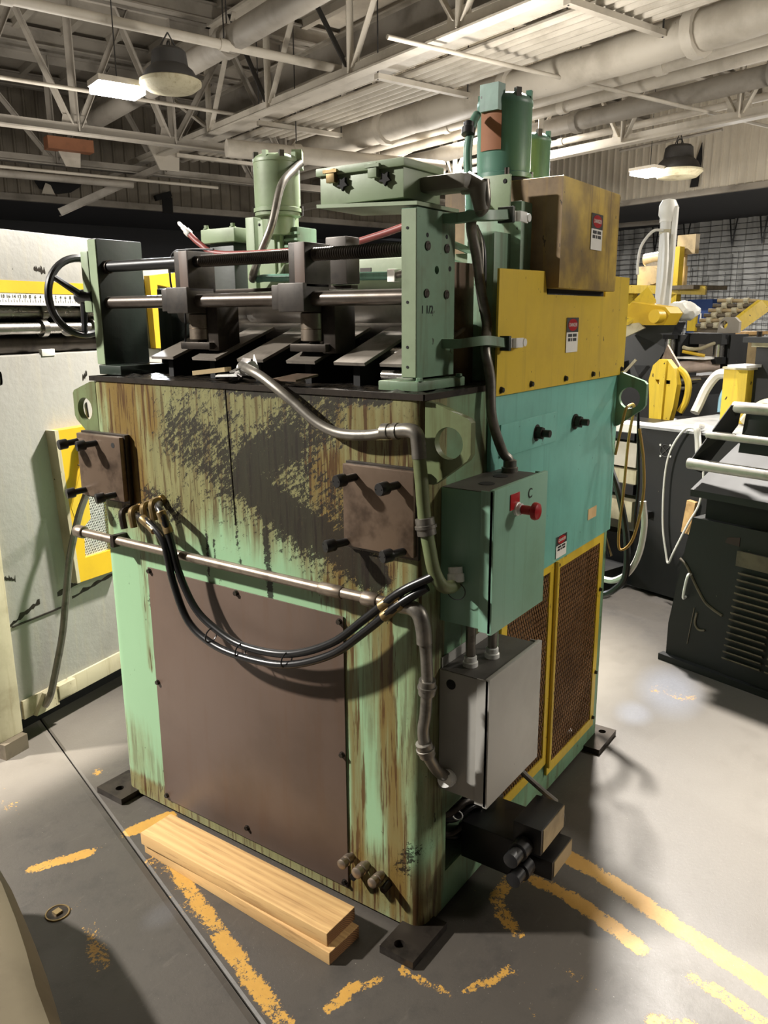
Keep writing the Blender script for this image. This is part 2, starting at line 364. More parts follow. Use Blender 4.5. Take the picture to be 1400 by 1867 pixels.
# ------------------------------------------------------------------ floor: two cast slabs with an open joint
floor = thing('floor', (0, 0, -.12), None, None); floor['kind'] = 'structure'
obj('sub_base', MB().plate([W(-12, -12, -.13), W(16, -12, -.13), W(16, 22, -.13), W(-12, 22, -.13)], (0, 0, .06)), M['void'], floor)
def axis_pts(lo, hi, f0, f1, step, coarse):
    a = list(np.arange(lo, f0, coarse))+list(np.arange(f0, f1, step))+list(np.arange(f1, hi+1e-6, coarse)); return np.array(sorted(set(np.round(a, 4))))
PAINT = [([(-.160, .786), (-.256, .541), (-.334, .318), (-.400, .113)], .030, .66), ([(-.185, .80), (-.235, .66), (-.27, .56)], .05, .42),
    ([(-.422, 1.080), (-.36, 1.05), (-.284, 1.012)], .024, .72), ([(-.284, 1.012), (-.140, .990)], .02, .34), ([(-.140, .990), (-.02, .955)], .03, .85),
    ([(-.467, .742), (-.532, .606)], .032, .5), ([(-.312, .056), (-.232, .048), (-.175, .01)], .02, .62), ([(-.117, -.021), (-.121, -.096), (-.114, -.153)], .015, .6),
    ([(-.082, -.18), (-.03, -.215), (.03, -.24)], .018, .55), ([(.03, -.27), (-.015, -.32), (-.061, -.348)], .014, .38), ([(.13, -.26), (.115, -.348), (.10, -.444)], .022, .44),
    ([(.26, -.619), (.25, -.69), (.219, -.78), (.2, -.86)], .026, .58), ([(.085, -.573), (.117, -.637), (.10, -.72)], .028, .62), ([(-.249, 1.552), (-.271, 1.44), (-.31, 1.373)], .035, .36),
    ([(.531, -.13), (.487, -.325), (.405, -.56), (.335, -.771), (.25, -1.05)], .034, .86), ([(.158, -.201), (.187, -.138), (.245, -.092), (.333, -.09), (.369, -.134), (.361, -.261)], .028, .62),
    ([(.361, -.261), (.32, -.385), (.284, -.484)], .03, .72), ([(-.43, .86), (-.46, .90), (-.44, .80)], .02, .42), ([(.235, -.02), (.21, -.06)], .02, .4), ([(1.80, -.09), (1.79, -.18)], .07, .44), ([(.02, 1.38), (.0, 1.36)], .02, .5)]
WET = [(1.80, -.12, .30, .16, .95, .3), (1.52, -.06, .13, .09, .8, .2), (-.33, .62, .07, .05, .25, 0)]
def slab(name, b0, b1, fine):
    a_ = axis_pts(-11.9, 15.9, *fine[0], .016, 1.) if fine else np.linspace(-11.9, 15.9, 20)
    b_ = np.array(sorted(set(list(axis_pts(b0, b1, *fine[1], .016, 1.))+[b0, b1])))
    AA, BB = np.meshgrid(a_, b_, indexing='ij'); X = A3.x*AA+B3.x*BB; Y = A3.y*AA+B3.y*BB
    p = np.zeros_like(X); wt = np.zeros_like(X); pale_lit = np.zeros_like(X)
    for pts, r, s in PAINT: p = np.maximum(p, seg_mask(X, Y, pts, r, s))
    for cx, cy, rx, ry, s, an in WET: wt = np.maximum(wt, ell(X, Y, cx, cy, rx, ry, s, an))
    pale_lit = np.maximum(pale_lit, ell(X, Y, 1.35, -1.15, 1.5, 1.25, .72)); pale_lit = np.maximum(pale_lit, ell(X, Y, 1.8, .35, .8, .5, .7, .3)); pale_lit = np.maximum(pale_lit, ell(X, Y, -.1, 1.75, .7, .5, .5)); pale_lit = np.maximum(pale_lit, ell(X, Y, 3, 3, 3.5, 2, .5))  # paler, less oily floor, with brightness of the lamp-lit areas painted in
    Z = np.zeros_like(X); edge = np.minimum(np.abs(BB-b0), np.abs(BB-b1)) < .004; Z[edge] = -.003
    V = np.stack([X.ravel(), Y.ravel(), Z.ravel()], 1)
    q = [tuple(W(a, b, z)) for z in (-.003, -.1) for a, b in ((-11.9, b0), (15.9, b0), (15.9, b1), (-11.9, b1))]
    return grid_mesh(name, V, len(a_), len(b_), 'mark', (p, wt, pale_lit), M['floor'], floor, (q, [(i, (i+1) % 4, 4+(i+1) % 4, 4+i) for i in range(4)]))
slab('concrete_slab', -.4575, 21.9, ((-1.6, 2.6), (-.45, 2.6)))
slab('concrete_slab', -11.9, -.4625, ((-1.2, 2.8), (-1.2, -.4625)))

# ------------------------------------------------------------------ walls
def ribbed(name, o, u, L, z0, z1, n, pitch, mat, depth=.03):
    mb = MB(); u = Vector(u); n = Vector(n); prof = []; x = 0
    while x < L:
        prof += [(x, 0), (x+pitch*.72, 0), (x+pitch*.8, depth), (x+pitch*.93, depth)]; x += pitch
    prof.append((L, 0)); vs = [[mb.bm.verts.new(Vector(o)+u*x+n*d+Vector((0, 0, z))) for x, d in prof] for z in (z0, z1)]
    for i in range(len(prof)-1): mb.bm.faces.new((vs[0][i], vs[0][i+1], vs[1][i+1], vs[1][i]))
    return obj(name, mb, mat, smooth=False, kind='structure')
ribbed('wall_right', W(0, 13), A3, 14, 3.76, 7.2, -B3, .165, M['wall'])
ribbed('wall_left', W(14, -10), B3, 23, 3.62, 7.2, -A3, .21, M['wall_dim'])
def slabbox(name, a0, a1, b0, b1, z0, z1, mat, kind='structure', parent=None):
    q = [W(a0, b0, z0), W(a1, b0, z0), W(a1, b1, z0), W(a0, b1, z0)]
    return obj(name, MB().plate(q, (0, 0, z1-z0)), mat, parent, smooth=False, kind=kind)
slabbox('trim_1', -1, 14, 12.96, 13.06, 3.70, 3.80, M['rod_grey'])
slabbox('trim_2', 13.96, 14.06, -10, 13, 3.55, 3.66, M['rod_grey'])
slabbox('ceiling', -1, 18.3, 13.06, 18.4, 3.84, 3.92, M['soffit'])
slabbox('ceiling.001', 14.06, 18.3, -10, 13.06, 3.68, 3.76, M['soffit'])
slabbox('wall_far', 18.2, 18.4, -10, 18.4, 0, 3.76, M['soffit'])
# quilted insulation on the recessed right wall, with its wire netting
def quilt():
    mb = MB(); na, nz = 190, 40; vs = []
    for i in range(na):
        a = 3.5+i*(18.2-3.5)/(na-1); col = []
        for j in range(nz):
            z = 3.84*j/(nz-1); f = .05*math.sin(a*17+1.2*math.sin(a*3.1)+.8*z)+.03*math.sin(a*41+z*1.5); f *= .5+.5*abs(math.sin(z*4.5))
            col.append(mb.bm.verts.new(W(a, 18.1+f, z)))
        vs.append(col)
    for i in range(na-1):
        for j in range(nz-1): mb.bm.faces.new((vs[i][j], vs[i+1][j], vs[i+1][j+1], vs[i][j+1]))
    wq = obj('wall_rear', mb, M['quilt'], kind='structure')
    wr = MB()
    for k in range(28): wr.bar(W(6.5, 17.99, .2+k*.13), W(16, 17.99, .2+k*.13), .012, .014)
    for k in range(60): wr.bar(W(6.6+k*.15, 17.98, .1), W(6.6+k*.15, 17.98, 2.6+.5*math.sin(k)), .01, .012, (1, 0, 0))
    obj('wire_netting', wr, M['dark_brace'], wq, 'dark wire netting over the quilt', smooth=False, kind='stuff')
quilt()
for k, a in enumerate((9.0, 9.75, 11.0, 11.9)):
    mb = MB().bar(W(a, 17.9, 3.2), W(a-.09, 17.9, 3.82), .03, .03).bar(W(a, 17.9, 3.2), W(a+.1, 17.9, 3.82), .03, .03)
    tag(obj('wire_hook', mb, M['black'], smooth=False), ['dark V shaped hook high on the quilted wall, farthest right of the four', 'dark V shaped hook on the quilted wall, second from the right', 'dark V shaped hook on the quilted wall, third from the right', 'dark V shaped hook on the quilted wall, nearest the white pipe'][k], 'hook', 'V hooks hanging on the quilted wall')

# ------------------------------------------------------------------ roof deck with ribs and purlins
deck = slabbox('ceiling.002', -7, 14.2, -10, 13.1, 5.42, 5.5, M['deck'])
k = 0
for b in np.arange(-9.6, 13, .62):
    obj('deck_rib', MB().bar(W(-7, b, 5.37), W(14, b, 5.37), .09, .1), M['deck'], deck, smooth=False)
for a in (-4.4, -2.2, 0., 2.2, 4.4, 6.6, 8.8, 11., 13.2):
    mb = MB().bar(W(a, -10, 5.26), W(a, 13, 5.26), .02, .2).bar(W(a, -10, 5.16), W(a, 13, 5.16), .12, .02).bar(W(a, -10, 5.35), W(a, 13, 5.35), .12, .02)
    obj('purlin', mb, M['rod_grey'], deck, smooth=False)

def angle_bar(name, p0, p1, s, mat, parent=None, up=(0, 0, 1)):
    p0 = Vector(p0); p1 = Vector(p1); d = (p1-p0).normalized(); u = Vector(up)
    if abs(d.dot(u)) > .95: u = A3
    sd = d.cross(u).normalized(); u2 = sd.cross(d); t = s*.16
    mb = MB().bar(p0, p1, s, t, u).bar(p0+sd*(s/2-t/2)+u2*s/2, p1+sd*(s/2-t/2)+u2*s/2, t, s, u)
    return obj(name, mb, mat, parent, smooth=False)
def truss(label, P, s0, s1, nodes, zb, zt, mat, nrm, dark=()):
    t = thing('roof_truss', P((s0+s1)/2, zb), label, 'truss', None)
    obj('bottom_chord', MB().bar(P(s0, zb), P(s1, zb), .14, .018).bar(P(s0, zb+.05)+nrm*.02, P(s1, zb+.05)+nrm*.02, .016, .11), mat, t, smooth=False)
    obj('top_chord', MB().bar(P(s0, zt), P(s1, zt), .14, .03).bar(P(s0, zt-.06), P(s1, zt-.06), .02, .12), mat, t, smooth=False)
    for i, s in enumerate(nodes):
        angle_bar('vertical', P(s, zb+.02), P(s, zt), .075, mat, t, nrm)
        obj('gusset_plate', MB().plate([P(s-.17, zb+.03), P(s+.17, zb+.03), P(s+.13, zb+.2), P(s-.13, zb+.2)], nrm*.012), mat, t, smooth=False)
        obj('rivet', MB().cyl(P(s-.08, zb+.1), P(s-.08, zb+.1)-nrm*.02, .014, 8).cyl(P(s+.08, zb+.1), P(s+.08, zb+.1)-nrm*.02, .014, 8).cyl(P(s, zb+.15), P(s, zb+.15)-nrm*.02, .014, 8), M['dark_brace'], t)
        nx = nodes[i+1] if i+1 < len(nodes) else s1
        pv = nodes[i-1] if i else s0
        angle_bar('diagonal', P(s+.05, zb+.08), P((s+nx)/2+.1, zt), .06, M['dark_brace'] if i in dark else mat, t, nrm)
        angle_bar('diagonal', P(s-.05, zb+.08), P((s+pv)/2-.05, zt), .06, mat, t, nrm)
    return t
truss('cream roof truss above the yellow box, its lower chord crossing the ribbed wall', lambda s, z: W(s, 7.95, z), -4, 13.5, (.9, 2.45, 4.0, 5.56, 7.1, 8.7, 10.3), 3.68, 5.15, M['rod_white'], -B3)
truss('cream roof truss beside the bank of ceiling pipes, with dark diagonal braces', lambda s, z: W(s, 4.0, z), -4, 13.5, (1.2, 2.75, 4.3, 5.9, 7.55, 9.1), 3.92, 5.15, M['rod_white'], -B3, (3, 4))
truss('nearer left roof truss behind the round dusty dome lamp', lambda s, z: W(9.0, s, z), -6, 12.5, (-1.6, -.2, 1.0, 2.2, 3.4, 5.0, 6.6), 3.70, 5.15, M['rod_grey'], -A3)
truss('farther left roof truss in front of the dim ribbed wall', lambda s, z: W(11.3, s, z), -6, 12.5, (-1.6, .4, 2.6, 4.2, 5.8, 7.4), 3.72, 5.15, M['rod_grey'], -A3)

# pipes and beams under the roof: each run is a thing of its own
def run(name, label, cat, p0, p1, r, mat, couple=(), insul=False):
    t = thing(name, (Vector(p0)+Vector(p1))/2, label, cat)
    if insul:
        P = [Vector(p0).lerp(Vector(p1), k/40) for k in range(41)]
        obj('insulation', MB().tube(P, [r*(1+.05*math.sin(k*2.3)) for k in range(41)], 14, 1), mat, t)
    else: obj('pipe', MB().cyl(p0, p1, r, 12), mat, t)
    for c in couple:
        q = Vector(p0).lerp(Vector(p1), c); d = (Vector(p1)-Vector(p0)).normalized()
        obj('coupling' if not insul else 'insulation_band', MB().cyl(q-d*.05, q+d*.05, r*1.25, 12), mat, t)
        obj('hanger_rod', MB().cyl(q, q+Vector((0, 0, 5.2-q.z)), .008, 6), M['dark_brace'], t)
    return t
bank = thing('pipe_rack', W(4, 4.9, 3.95), 'bank of parallel cream conduits hung on cross bars below the roof', 'pipe rack')
obj('trough', MB().bar(W(-4, 4.35, 4.02), W(11.6, 4.35, 4.02), .26, .012).bar(W(-4, 4.22, 4.07), W(11.6, 4.22, 4.07), .012, .12).bar(W(-4, 4.48, 4.07), W(11.6, 4.48, 4.07), .012, .12), M['rod_white'], bank, smooth=False)
for i in range(6): obj('conduit', MB().cyl(W(-4, 4.6+i*.125, 4.0), W(11.4-.1*i, 4.6+i*.125, 4.0), .037, 10), M['rod_white'], bank)
for a in (-1.5, 1.2, 3.3, 5.75, 8.2, 10.7): obj('cross_bar', MB().bar(W(a, 4.2, 3.93), W(a, 5.5, 3.93), .07, .05), M['rod_white'], bank, smooth=False)
for a in (1.2, 3.3, 5.75, 8.2):
    for b in (4.22, 5.45): obj('hanger_rod', MB().cyl(W(a, b, 3.9), W(a, b, 5.2), .008, 6), M['dark_brace'], bank)
run('insulated_pipe', 'thick cream lagged pipe running beside the conduit bank', 'pipe', W(-4, 5.62, 3.92), W(9.6, 5.62, 3.92), .17, M['rod_white'], (.2, .36, .52, .68, .84), True)
run('sprinkler_pipe', 'upper of two cream pipes behind the big teal motors', 'pipe', W(-4, 6.45, 3.98), W(12, 6.45, 3.98), .06, M['rod_white'], (.3, .5, .7))
run('water_pipe', 'lower cream pipe with a butt joint behind the big teal motors', 'pipe', W(-4, 6.85, 3.98), W(12, 6.85, 3.98), .065, M['rod_white'], (.42, .6))
run('lagged_pipe', 'lagged grey pipe hanging beyond the two cream pipes', 'pipe', W(-4, 7.5, 3.96), W(12, 7.5, 3.96), .11, M['rod_grey'], (.3, .46, .62), True)
run('air_pipe', 'long thin cream pipe low beside the right roof truss', 'pipe', W(3.0, 8.45, 4.0), W(13, 8.45, 4.0), .045, M['rod_white'], (.4,))
run('round_duct', 'fat round grey duct climbing beyond the dome lamp', 'duct', W(-3, 3.1, 4.3), W(11, 3.1, 4.3), .125, M['rod_grey'], (.5, .7))
run('brace_pipe', 'cream pipe from the top left corner past the dome lamp chain', 'pipe', W(6.6, -6, 4.2), W(6.6, 5.2, 4.2), .045, M['rod_white'], (.62, .8))
run('tie_rod', 'thin cream tie rod slanting across the conduit bank', 'rod', W(4.53, 3.4, 3.84), W(4.34, 9.2, 3.84), .02, M['rod_white'])
run('tie_rod', 'thin cream tie rod passing under the glowing left lamp', 'rod', W(8.9, -4, 4.16), W(8.9, 7, 4.16), .022, M['rod_white'])
run('cable_conduit', 'thin conduit line just under the left dark ceiling beams', 'conduit', W(11, -5, 3.58), W(11, 5, 3.58), .022, M['rod_white'], (.55,))
run('drain_pipe', 'short stub of cream pipe at far left beneath the beams', 'pipe', W(11, -5, 3.47), W(11, 3.62, 3.5), .05, M['rod_grey'])
run('cross_pipe', 'bright cream pipe passing behind the left green motor', 'pipe', W(8.3, 3.80, 3.61), W(7.62, 6.74, 3.56), .105, M['rod_white'], (.3,))
run('drop_pipe', 'cream pipe dropping to an elbow beside the second teal motor', 'pipe', W(5.98, 6.9, 4.2), W(5.98, 6.9, 3.42), .035, M['rod_white'])
gd = thing('ceiling_girder', W(4, 4.9, 4.1), 'grey I beam girder above the conduit bank', 'girder')
obj('web', MB().bar(W(-4, 4.9, 4.62), W(13, 4.9, 4.62), .02, .36), M['rod_grey'], gd, smooth=False)
for z in (4.44, 4.80): obj('flange', MB().bar(W(-4, 4.9, z), W(13, 4.9, z), .2, .022), M['rod_white'], gd, smooth=False)
for s, l in ((-.4, 'slanting grey strut low under the left beams, rising to the column bracket'), ):
    tag(angle_bar('sway_strut', W(11.25, 2.61, 3.03), W(11.25, 4.2, 3.80), .1, M['rod_grey']), l, 'strut')
for i, (b0, l) in enumerate(((2.38, 'rusty red junction trough hanging under the left beam'),)):
    t = thing('cable_trough', W(10.9, 2.7, 3.75), l, 'trough')
    obj('trough_body', MB().bar(W(10.9, 2.4, 3.93), W(10.9, 3.02, 3.93), .2, .16), M['rust'], t, smooth=False)
    obj('mounting_plate', MB().plate([W(10.95, 2.56, 3.88), W(10.95, 2.88, 3.88), W(10.95, 2.86, 3.66), W(10.95, 2.66, 3.66)], A3*.02), M['rod_white'], t, smooth=False)
t = thing('column_bracket', W(10.8, 4.05, 3.7), 'cream column bracket at the end of the left beam', 'bracket')
obj('bracket_plate', MB().plate([W(10.8, 3.82, 4.05), W(10.8, 4.3, 4.05), W(10.8, 4.28, 3.72), W(10.8, 3.98, 3.72)], A3*.03), M['rod_white'], t, smooth=False)
t = thing('torn_panel', W(13.9, 3.4, 3.6), 'torn dark opening in the far left ribbed wall', 'opening')
obj('opening', MB().plate([W(13.93, 2.95, 4.02), W(13.93, 3.85, 4.0), W(13.93, 3.8, 3.85), W(13.93, 3.62, 3.74), W(13.93, 3.4, 3.70), W(13.93, 3.1, 3.76), W(13.93, 3.02, 3.9)], A3*.02), M['void'], t, smooth=False)
obj('torn_flap', MB().plate([W(13.9, 3.12, 3.68), W(13.9, 3.34, 3.68), W(13.9, 3.28, 3.83), W(13.9, 3.2, 3.86), W(13.9, 3.16, 3.78)], A3*.012), M['wall'], t, smooth=False)
t = thing('wall_vent', W(13.9, 5.4, 3.6), 'small dark vent box near the lower edge of the left wall', 'vent')
obj('vent_hood', MB().bar(W(13.9, 5.15, 3.76), W(13.9, 5.45, 3.86), .1, .1), M['void'], t, smooth=False)
obj('vent_opening', MB().plate([W(13.93, 5.3, 3.52), W(13.93, 5.5, 3.52), W(13.93, 5.5, 3.8), W(13.93, 5.3, 3.8)], A3*.02), M['void'], t, smooth=False)
t = thing('wall_gap', W(12.97, 0, 3.8), 'dark rust gap between two sheets of the right ribbed wall', 'gap')
t.location = W(7.6, 12.9, 3.8); WLOC[t.name] = Vector(t.location)
obj('gap', MB().plate([W(7.62, 12.92, 3.86), W(7.78, 12.92, 3.86), W(7.70, 12.92, 4.3), W(7.6, 12.92, 4.6), W(7.58, 12.92, 4.3)], B3*.02), M['void'], t, smooth=False)
for b, l in ((15.2, 'pale strut under the soffit beyond the white pipe'), ): tag(angle_bar('soffit_strut', W(13, 14.5, 3.55), W(10.2, 15.6, 3.6), .09, M['rod_grey']), l, 'strut')

# lamps in view
def dome_lamp(c, r, label, shade_mat, glass=True):
    t = thing('dome_lamp', c, label, 'lamp'); c = Vector(c)
    obj('shade', MB().lathe([(r*1.0, 0), (r*1.0, .02), (r*.84, r*.34), (r*.66, r*.5), (r*.60, r*.95), (r*.5, r*1.05), (r*.1, r*1.1)], c, (0, 0, 1), 28), shade_mat, t)
    if glass: obj('lens', MB().lathe([(r*.3, -r*.36), (r*.86, -r*.30), (r*1.1, -.03), (r*1.1, .0), (r*1.0, .012)], c, (0, 0, 1), 28), M['cream'], t, 'pale dusty lens')
    obj('hook', MB().torus(c+Vector((0, 0, r*1.2)), B3, r*.12, r*.03, 14, 6), M['dark_brace'], t)
    for s in (-1, 1): obj('chain', MB().cyl(c+B3*s*r*.35+Vector((0, 0, r*1.05)), c+Vector((0, 0, r*1.6)), .007, 6), M['dark_brace'], t)
    return t
dome_lamp((3.95, 5.21, 3.66), .25, 'big dusty dome lamp, unlit, next to the glowing left panel', M['dark_brace'])
dome_lamp((12.72, 3.16, 3.86), .36, 'dark dome lamp, unlit, beside the glowing lamp on the right wall', M['dark_brace'])
dome_lamp((13.1, 14.6, 4.05), .5, 'small dark bell lamp far off over the left green posts', M['dark_brace'], False)
def led(c, label, sx, sy):
    t = thing('led_lamp', c, label, 'lamp'); c = Vector(c)
    obj('housing', MB().box(-sx, sx, -sy, sy, .0, .05, M=Matrix.Translation(c)@Matrix.Rotation(-.31, 4, 'Z')), M['rod_white'], t)
    obj('diffuser', MB().box(-sx*.95, sx*.95, -sy*.9, sy*.9, -.06, .0, M=Matrix.Translation(c)@Matrix.Rotation(-.31, 4, 'Z')), M['led'], t)
    obj('hanger_wire', MB().cyl(c+Vector((0, 0, .05)), c+Vector((0, 0, 1.4)), .006, 6), M['dark_brace'], t)
led(LED_A, 'glowing white lamp panel left of the dusty dome lamp', .22, .15)
led(LED_B, 'glowing white lamp beside the dark dome on the right wall', .24, .24)
tag(obj('lamp_rail', MB().cyl(W(8.6, 11.9, 4.5), W(6.6, 11.9, 4.52), .025, 8), M['rod_grey']), 'thin grey rail holding the right dome lamp', 'rail')

# ================================================================== the green machine
MC = thing('straightener_machine', (.6, .6, 0), 'large oil-stained green and yellow machine standing in the middle of the floor', 'machine')
Wd, Dp, Hh = 1.19, 1.235, 1.40

def cabinet():
    # outline walked from the right side, round the near corner, along the front and round the far corner
    r = .035; out = [(.10, 0.)]
    out += [(r-r*math.sin(t), r-r*math.cos(t)) for t in np.linspace(0, math.pi/2, 6)]
    out += [(0., y) for y in np.linspace(r, Wd-r, 122)[1:-1]]
    out += [(r-r*math.cos(t), Wd-r+r*math.sin(t)) for t in np.linspace(0, math.pi/2, 6)]
    out += [(.4, Wd), (.8, Wd), (Dp, Wd)]
    zs = np.linspace(.012, Hh-.003, 145); nu, nv = len(out), len(zs)
    U = np.array([p[1] for p in out])[:, None]*np.ones(nv); Xs = np.array([p[0] for p in out])[:, None]*np.ones(nv); Z = np.ones(nu)[:, None]*zs
    V = np.stack([Xs.ravel(), U.ravel(), Z.ravel()], 1)
    oil = np.zeros_like(U); rust = np.zeros_like(U); gr = np.zeros_like(U)
    for pts, rr, s in [([(.80, 1.255), (.611, 1.182), (.495, 1.121), (.383, 1.062), (.259, 1.02)], .10, .56), ([(.56, 1.15), (.44, 1.09), (.30, 1.03)], .06, .95), ([(.27, 1.02), (.176, .975), (.14, .965)], .05, .95),
                       ([(.30, 1.33), (.42, 1.27), (.52, 1.215), (.613, 1.155)], .09, .60), ([(.40, 1.26), (.54, 1.19)], .055, .95), ([(.508, 1.22), (.38, 1.19), (.344, 1.139), (.275, 1.09)], .11, .48),
                       ([(.494, 1.06), (.488, .93), (.482, .80)], .012, .8), ([(.616, 1.395), (.606, 1.108), (.592, .90)], .006, .6), ([(.95, 1.05), (.9, 1.035), (.84, 1.03)], .05, .5), ([(.72, 1.27), (.62, 1.2)], .2, .36),
                       ([(1.06, 1.01), (1.1, .98)], .05, .3), ([(.6, 1.39), (.1, 1.385)], .02, .7), ([(.03, .24), (.06, .19)], .03, .5), ([(.985, .74), (.985, .70)], .012, .6), ([(.72, .98), (.72, .86)], .004, .8), ([(.69, .97), (.69, .88)], .003, .8)]:
        oil = np.maximum(oil, seg_mask(U, Z, pts, rr, s, 1.35))
    for pts, rr, s in [([(1.05, 1.39), (1.04, 1.25), (1.03, 1.08)], .085, .8), ([(.95, 1.39), (.93, 1.28)], .05, .6), ([(.25, 1.30), (.1, 1.28)], .13, .42), ([(.27, 1.2), (.25, 1.03), (.2, .95)], .08, .6), ([(.2, .99), (.19, .88)], .06, .62),
                       ([(.19, .98), (.05, .97)], .05, .45), ([(.225, .8), (.205, .5), (.2, .2), (.2, .06)], .028, .62), ([(.12, .9), (.11, .7), (.09, .45), (.075, .1)], .035, .68), ([(.03, 1.0), (.02, .9)], .02, .3), ([(1.02, .98), (1.01, .9), (1.01, .5)], .02, .42),
                       ([(.24, .05), (.02, .05)], .08, .45), ([(1.1, .06), (.9, .03)], .04, .4), ([(.3, .9), (.15, .85)], .05, .5)]:
        rust = np.maximum(rust, seg_mask(U, Z, pts, rr, s, 1.4))
    top = np.clip((Z-1.18)/.2, 0, 1); gr = np.maximum(gr, .72*top)
    for pts, rr, s in [([(1.0, 1.3), (.95, 1.1)], .2, .6), ([(.8, 1.3), (.5, 1.2), (.2, 1.2)], .22, .62), ([(.3, 1.1), (.1, 1.1)], .16, .66), ([(1.15, 1.05), (.98, 1.02)], .1, .42), ([(.15, .9), (.03, .4)], .12, .33), ([(.2, .1), (0, .08)], .12, .55),
                       ([(1.15, .2), (1.0, .06)], .1, .3), ([(1.17, 1.3), (1.16, .9)], .03, .4), ([(1.15, .02), (.2, .02)], .06, .95), ([(.7, 1.25), (.9, 1.12)], .2, .7), ([(.25, 1.3), (.1, 1.2)], .2, .75), ([(.45, 1.15), (.3, 1.0)], .12, .5), ([(.03, .3), (0, .9)], .05, .4)]:
        gr = np.maximum(gr, seg_mask(U, Z, pts, rr, s, 1.4))
    side = (Xs > .036) & (U < .02); gr[side] = np.maximum(gr[side], .5+.2*top[side]); rust[side] *= .4; oil[side] *= .3
    o = grid_mesh('cabinet_shell', V, nu, nv, 'stain', (oil, rust, gr), M['cabinet'], MC)
    for p in o.data.polygons: p.use_smooth = True
    return o
cabinet()
# right-hand side wall with its openings, back wall, top deck
def rect(x0, x1, z0, z1, y): return [(x0, y, z0), (x1, y, z0), (x1, y, z1), (x0, y, z1)]
obj('side_wall', MB().plate(rect(.10, Dp, .012, 1.397, 0), (0, .006, 0), [rect(.118, .405, .122, .30, 0), rect(.42, .735, .16, .80, 0), rect(.775, 1.15, .11, .80, 0)]), M['side_green'], MC, smooth=False)
box('rear_wall', (Dp-.006, Dp, .0, Wd, .012, 1.397), M['green'], MC)
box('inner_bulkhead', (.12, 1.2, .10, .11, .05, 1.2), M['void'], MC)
box('recess_floor', (.11, .41, .007, .10, .10, .122), M['green'], MC)
box('bottom_rail', (.05, Dp, .003, .06, .012, .05), M['green_dark'], MC)
def deck_top():
    mb = MB(); n = 40; vs = []
    for i in range(n):
        row = []
        for j in range(n):
            x = .0+Dp*i/(n-1); y = Wd*j/(n-1); e = min(i, j, n-1-i, n-1-j)
            z = 1.397+(0.004*RNG.random() if e else 0)+(.012*RNG.random()**3 if e > 0 and RNG.random() < .4 else 0)
            row.append(mb.bm.verts.new((x-(.004 if i == 0 else 0), y, z)))
        vs.append(row)
    for i in range(n-1):
        for j in range(n-1): mb.bm.faces.new((vs[i][j], vs[i+1][j], vs[i+1][j+1], vs[i][j+1]))
    t = NT('oily_sludge_deck'); nz = t.noise(40, 5)
    t.bump(nz, .6, .01); m = t.out(t.mix(t.step(nz, .4, .7), C(22, 20, 17), C(52, 44, 34)), t.math('MULTIPLY_ADD', nz, .35, .12), 0, .6)
    obj('top_deck', mb, m, MC, 'oily black top deck littered with sludge')
    obj('top_lip', MB().box(-.004, .0, .0, Wd, 1.388, 1.402).box(0, Dp, -.003, .0, 1.388, 1.402).box(0, Dp, Wd, Wd+.003, 1.388, 1.402), M['steel_dark'], MC, smooth=False)
deck_top()

# big bare-steel access panel on the front, screwed on
pn = obj('access_panel', MB().box(-.005, -.001, .234, .985, .045, .835, .001), M['brown_panel'], MC, 'bare brown sheet steel access panel')
for y, z in ((.975, .825), (.608, .826), (.245, .821), (.976, .459), (.245, .448), (.975, .06), (.613, .084), (.245, .06)): hexbolt(pn, (-.005, y, z), (-1, 0, 0), .007, .008, M['steel_dark'], 'screw')
# two thick bolted cover plates with long socket screws
def cover_plate(y0, y1, z0, z1, th, bolts, label, holes=()):
    o = obj('cover_plate', MB().box(-th, -.001, y0, y1, z0, z1, .004), M['plate'], MC, label)
    obj('spacer_plate', MB().box(-th*.55, -.001, y0-.006, y1-.003, z0-.008, z1+.006, .002), M['steel_dark'], o)
    for by, bz, dy, dz in bolts:
        a = Vector((-th+.002, by, bz)); d = Vector((-1, dy, dz)).normalized(); L = .060
        mb = MB().cyl(a, a+d*(L-.02), .0095, 14).lathe([(.0145, 0), (.0155, .002), (.0155, .023), (.014, .026), (.0085, .026), (.0082, .016), (.001, .016)], a+d*(L-.026), d, 20)
        obj('socket_screw', mb, M['black'], o)
    for hy, hz in holes: obj('bolt_hole', MB().cyl((-th-.0005, hy, hz), (-th+.001, hy, hz), .008, 14), M['void'], o)
cover_plate(1.030, 1.238, 1.036, 1.230, .034, [(1.235, 1.204, .25, -.12), (1.142, 1.206, .35, -.1), (1.218, 1.054, .3, -.12), (1.072, 1.055, .35, -.1)], 'left bolted steel cover plate', ((1.062, 1.205),))
cover_plate(.012, .214, 1.030, 1.232, .022, [(.176, 1.203, .22, -.06), (.056, 1.197, .2, -.04), (.206, 1.040, .4, -.06), (.040, 1.042, .4, -.06)], 'right bolted steel cover plate')
obj('deck_seam', MB().cyl((-.0005, .616, 1.395), (-.0005, .602, 1.02), .0017, 6), M['steel_dark'], MC)

# lifting lugs with a round hole at three corners
def lug(x, s, label):
    y0 = 0 if s < 0 else Wd
    o = [(x, y0+s*d, z) for d, z in ((-.004, 1.385), (.02, 1.383), (.104, 1.354), (.112, 1.345), (.112, 1.275), (.104, 1.262), (.02, 1.20), (-.004, 1.20))]
    obj('lifting_lug', MB().plate(o, (.02, 0, 0), [circ((x, y0+s*.057, 1.297), (0, 1, 0), (0, 0, 1), .036, 24)]), M['olive'] if x < .1 else M['green'], MC, label)
lug(.012, -1, 'near lifting lug with a round hole'); lug(Dp-.022, -1, 'far lifting lug with cords hung through it'); lug(.012, 1, 'left lifting lug seen edge on')

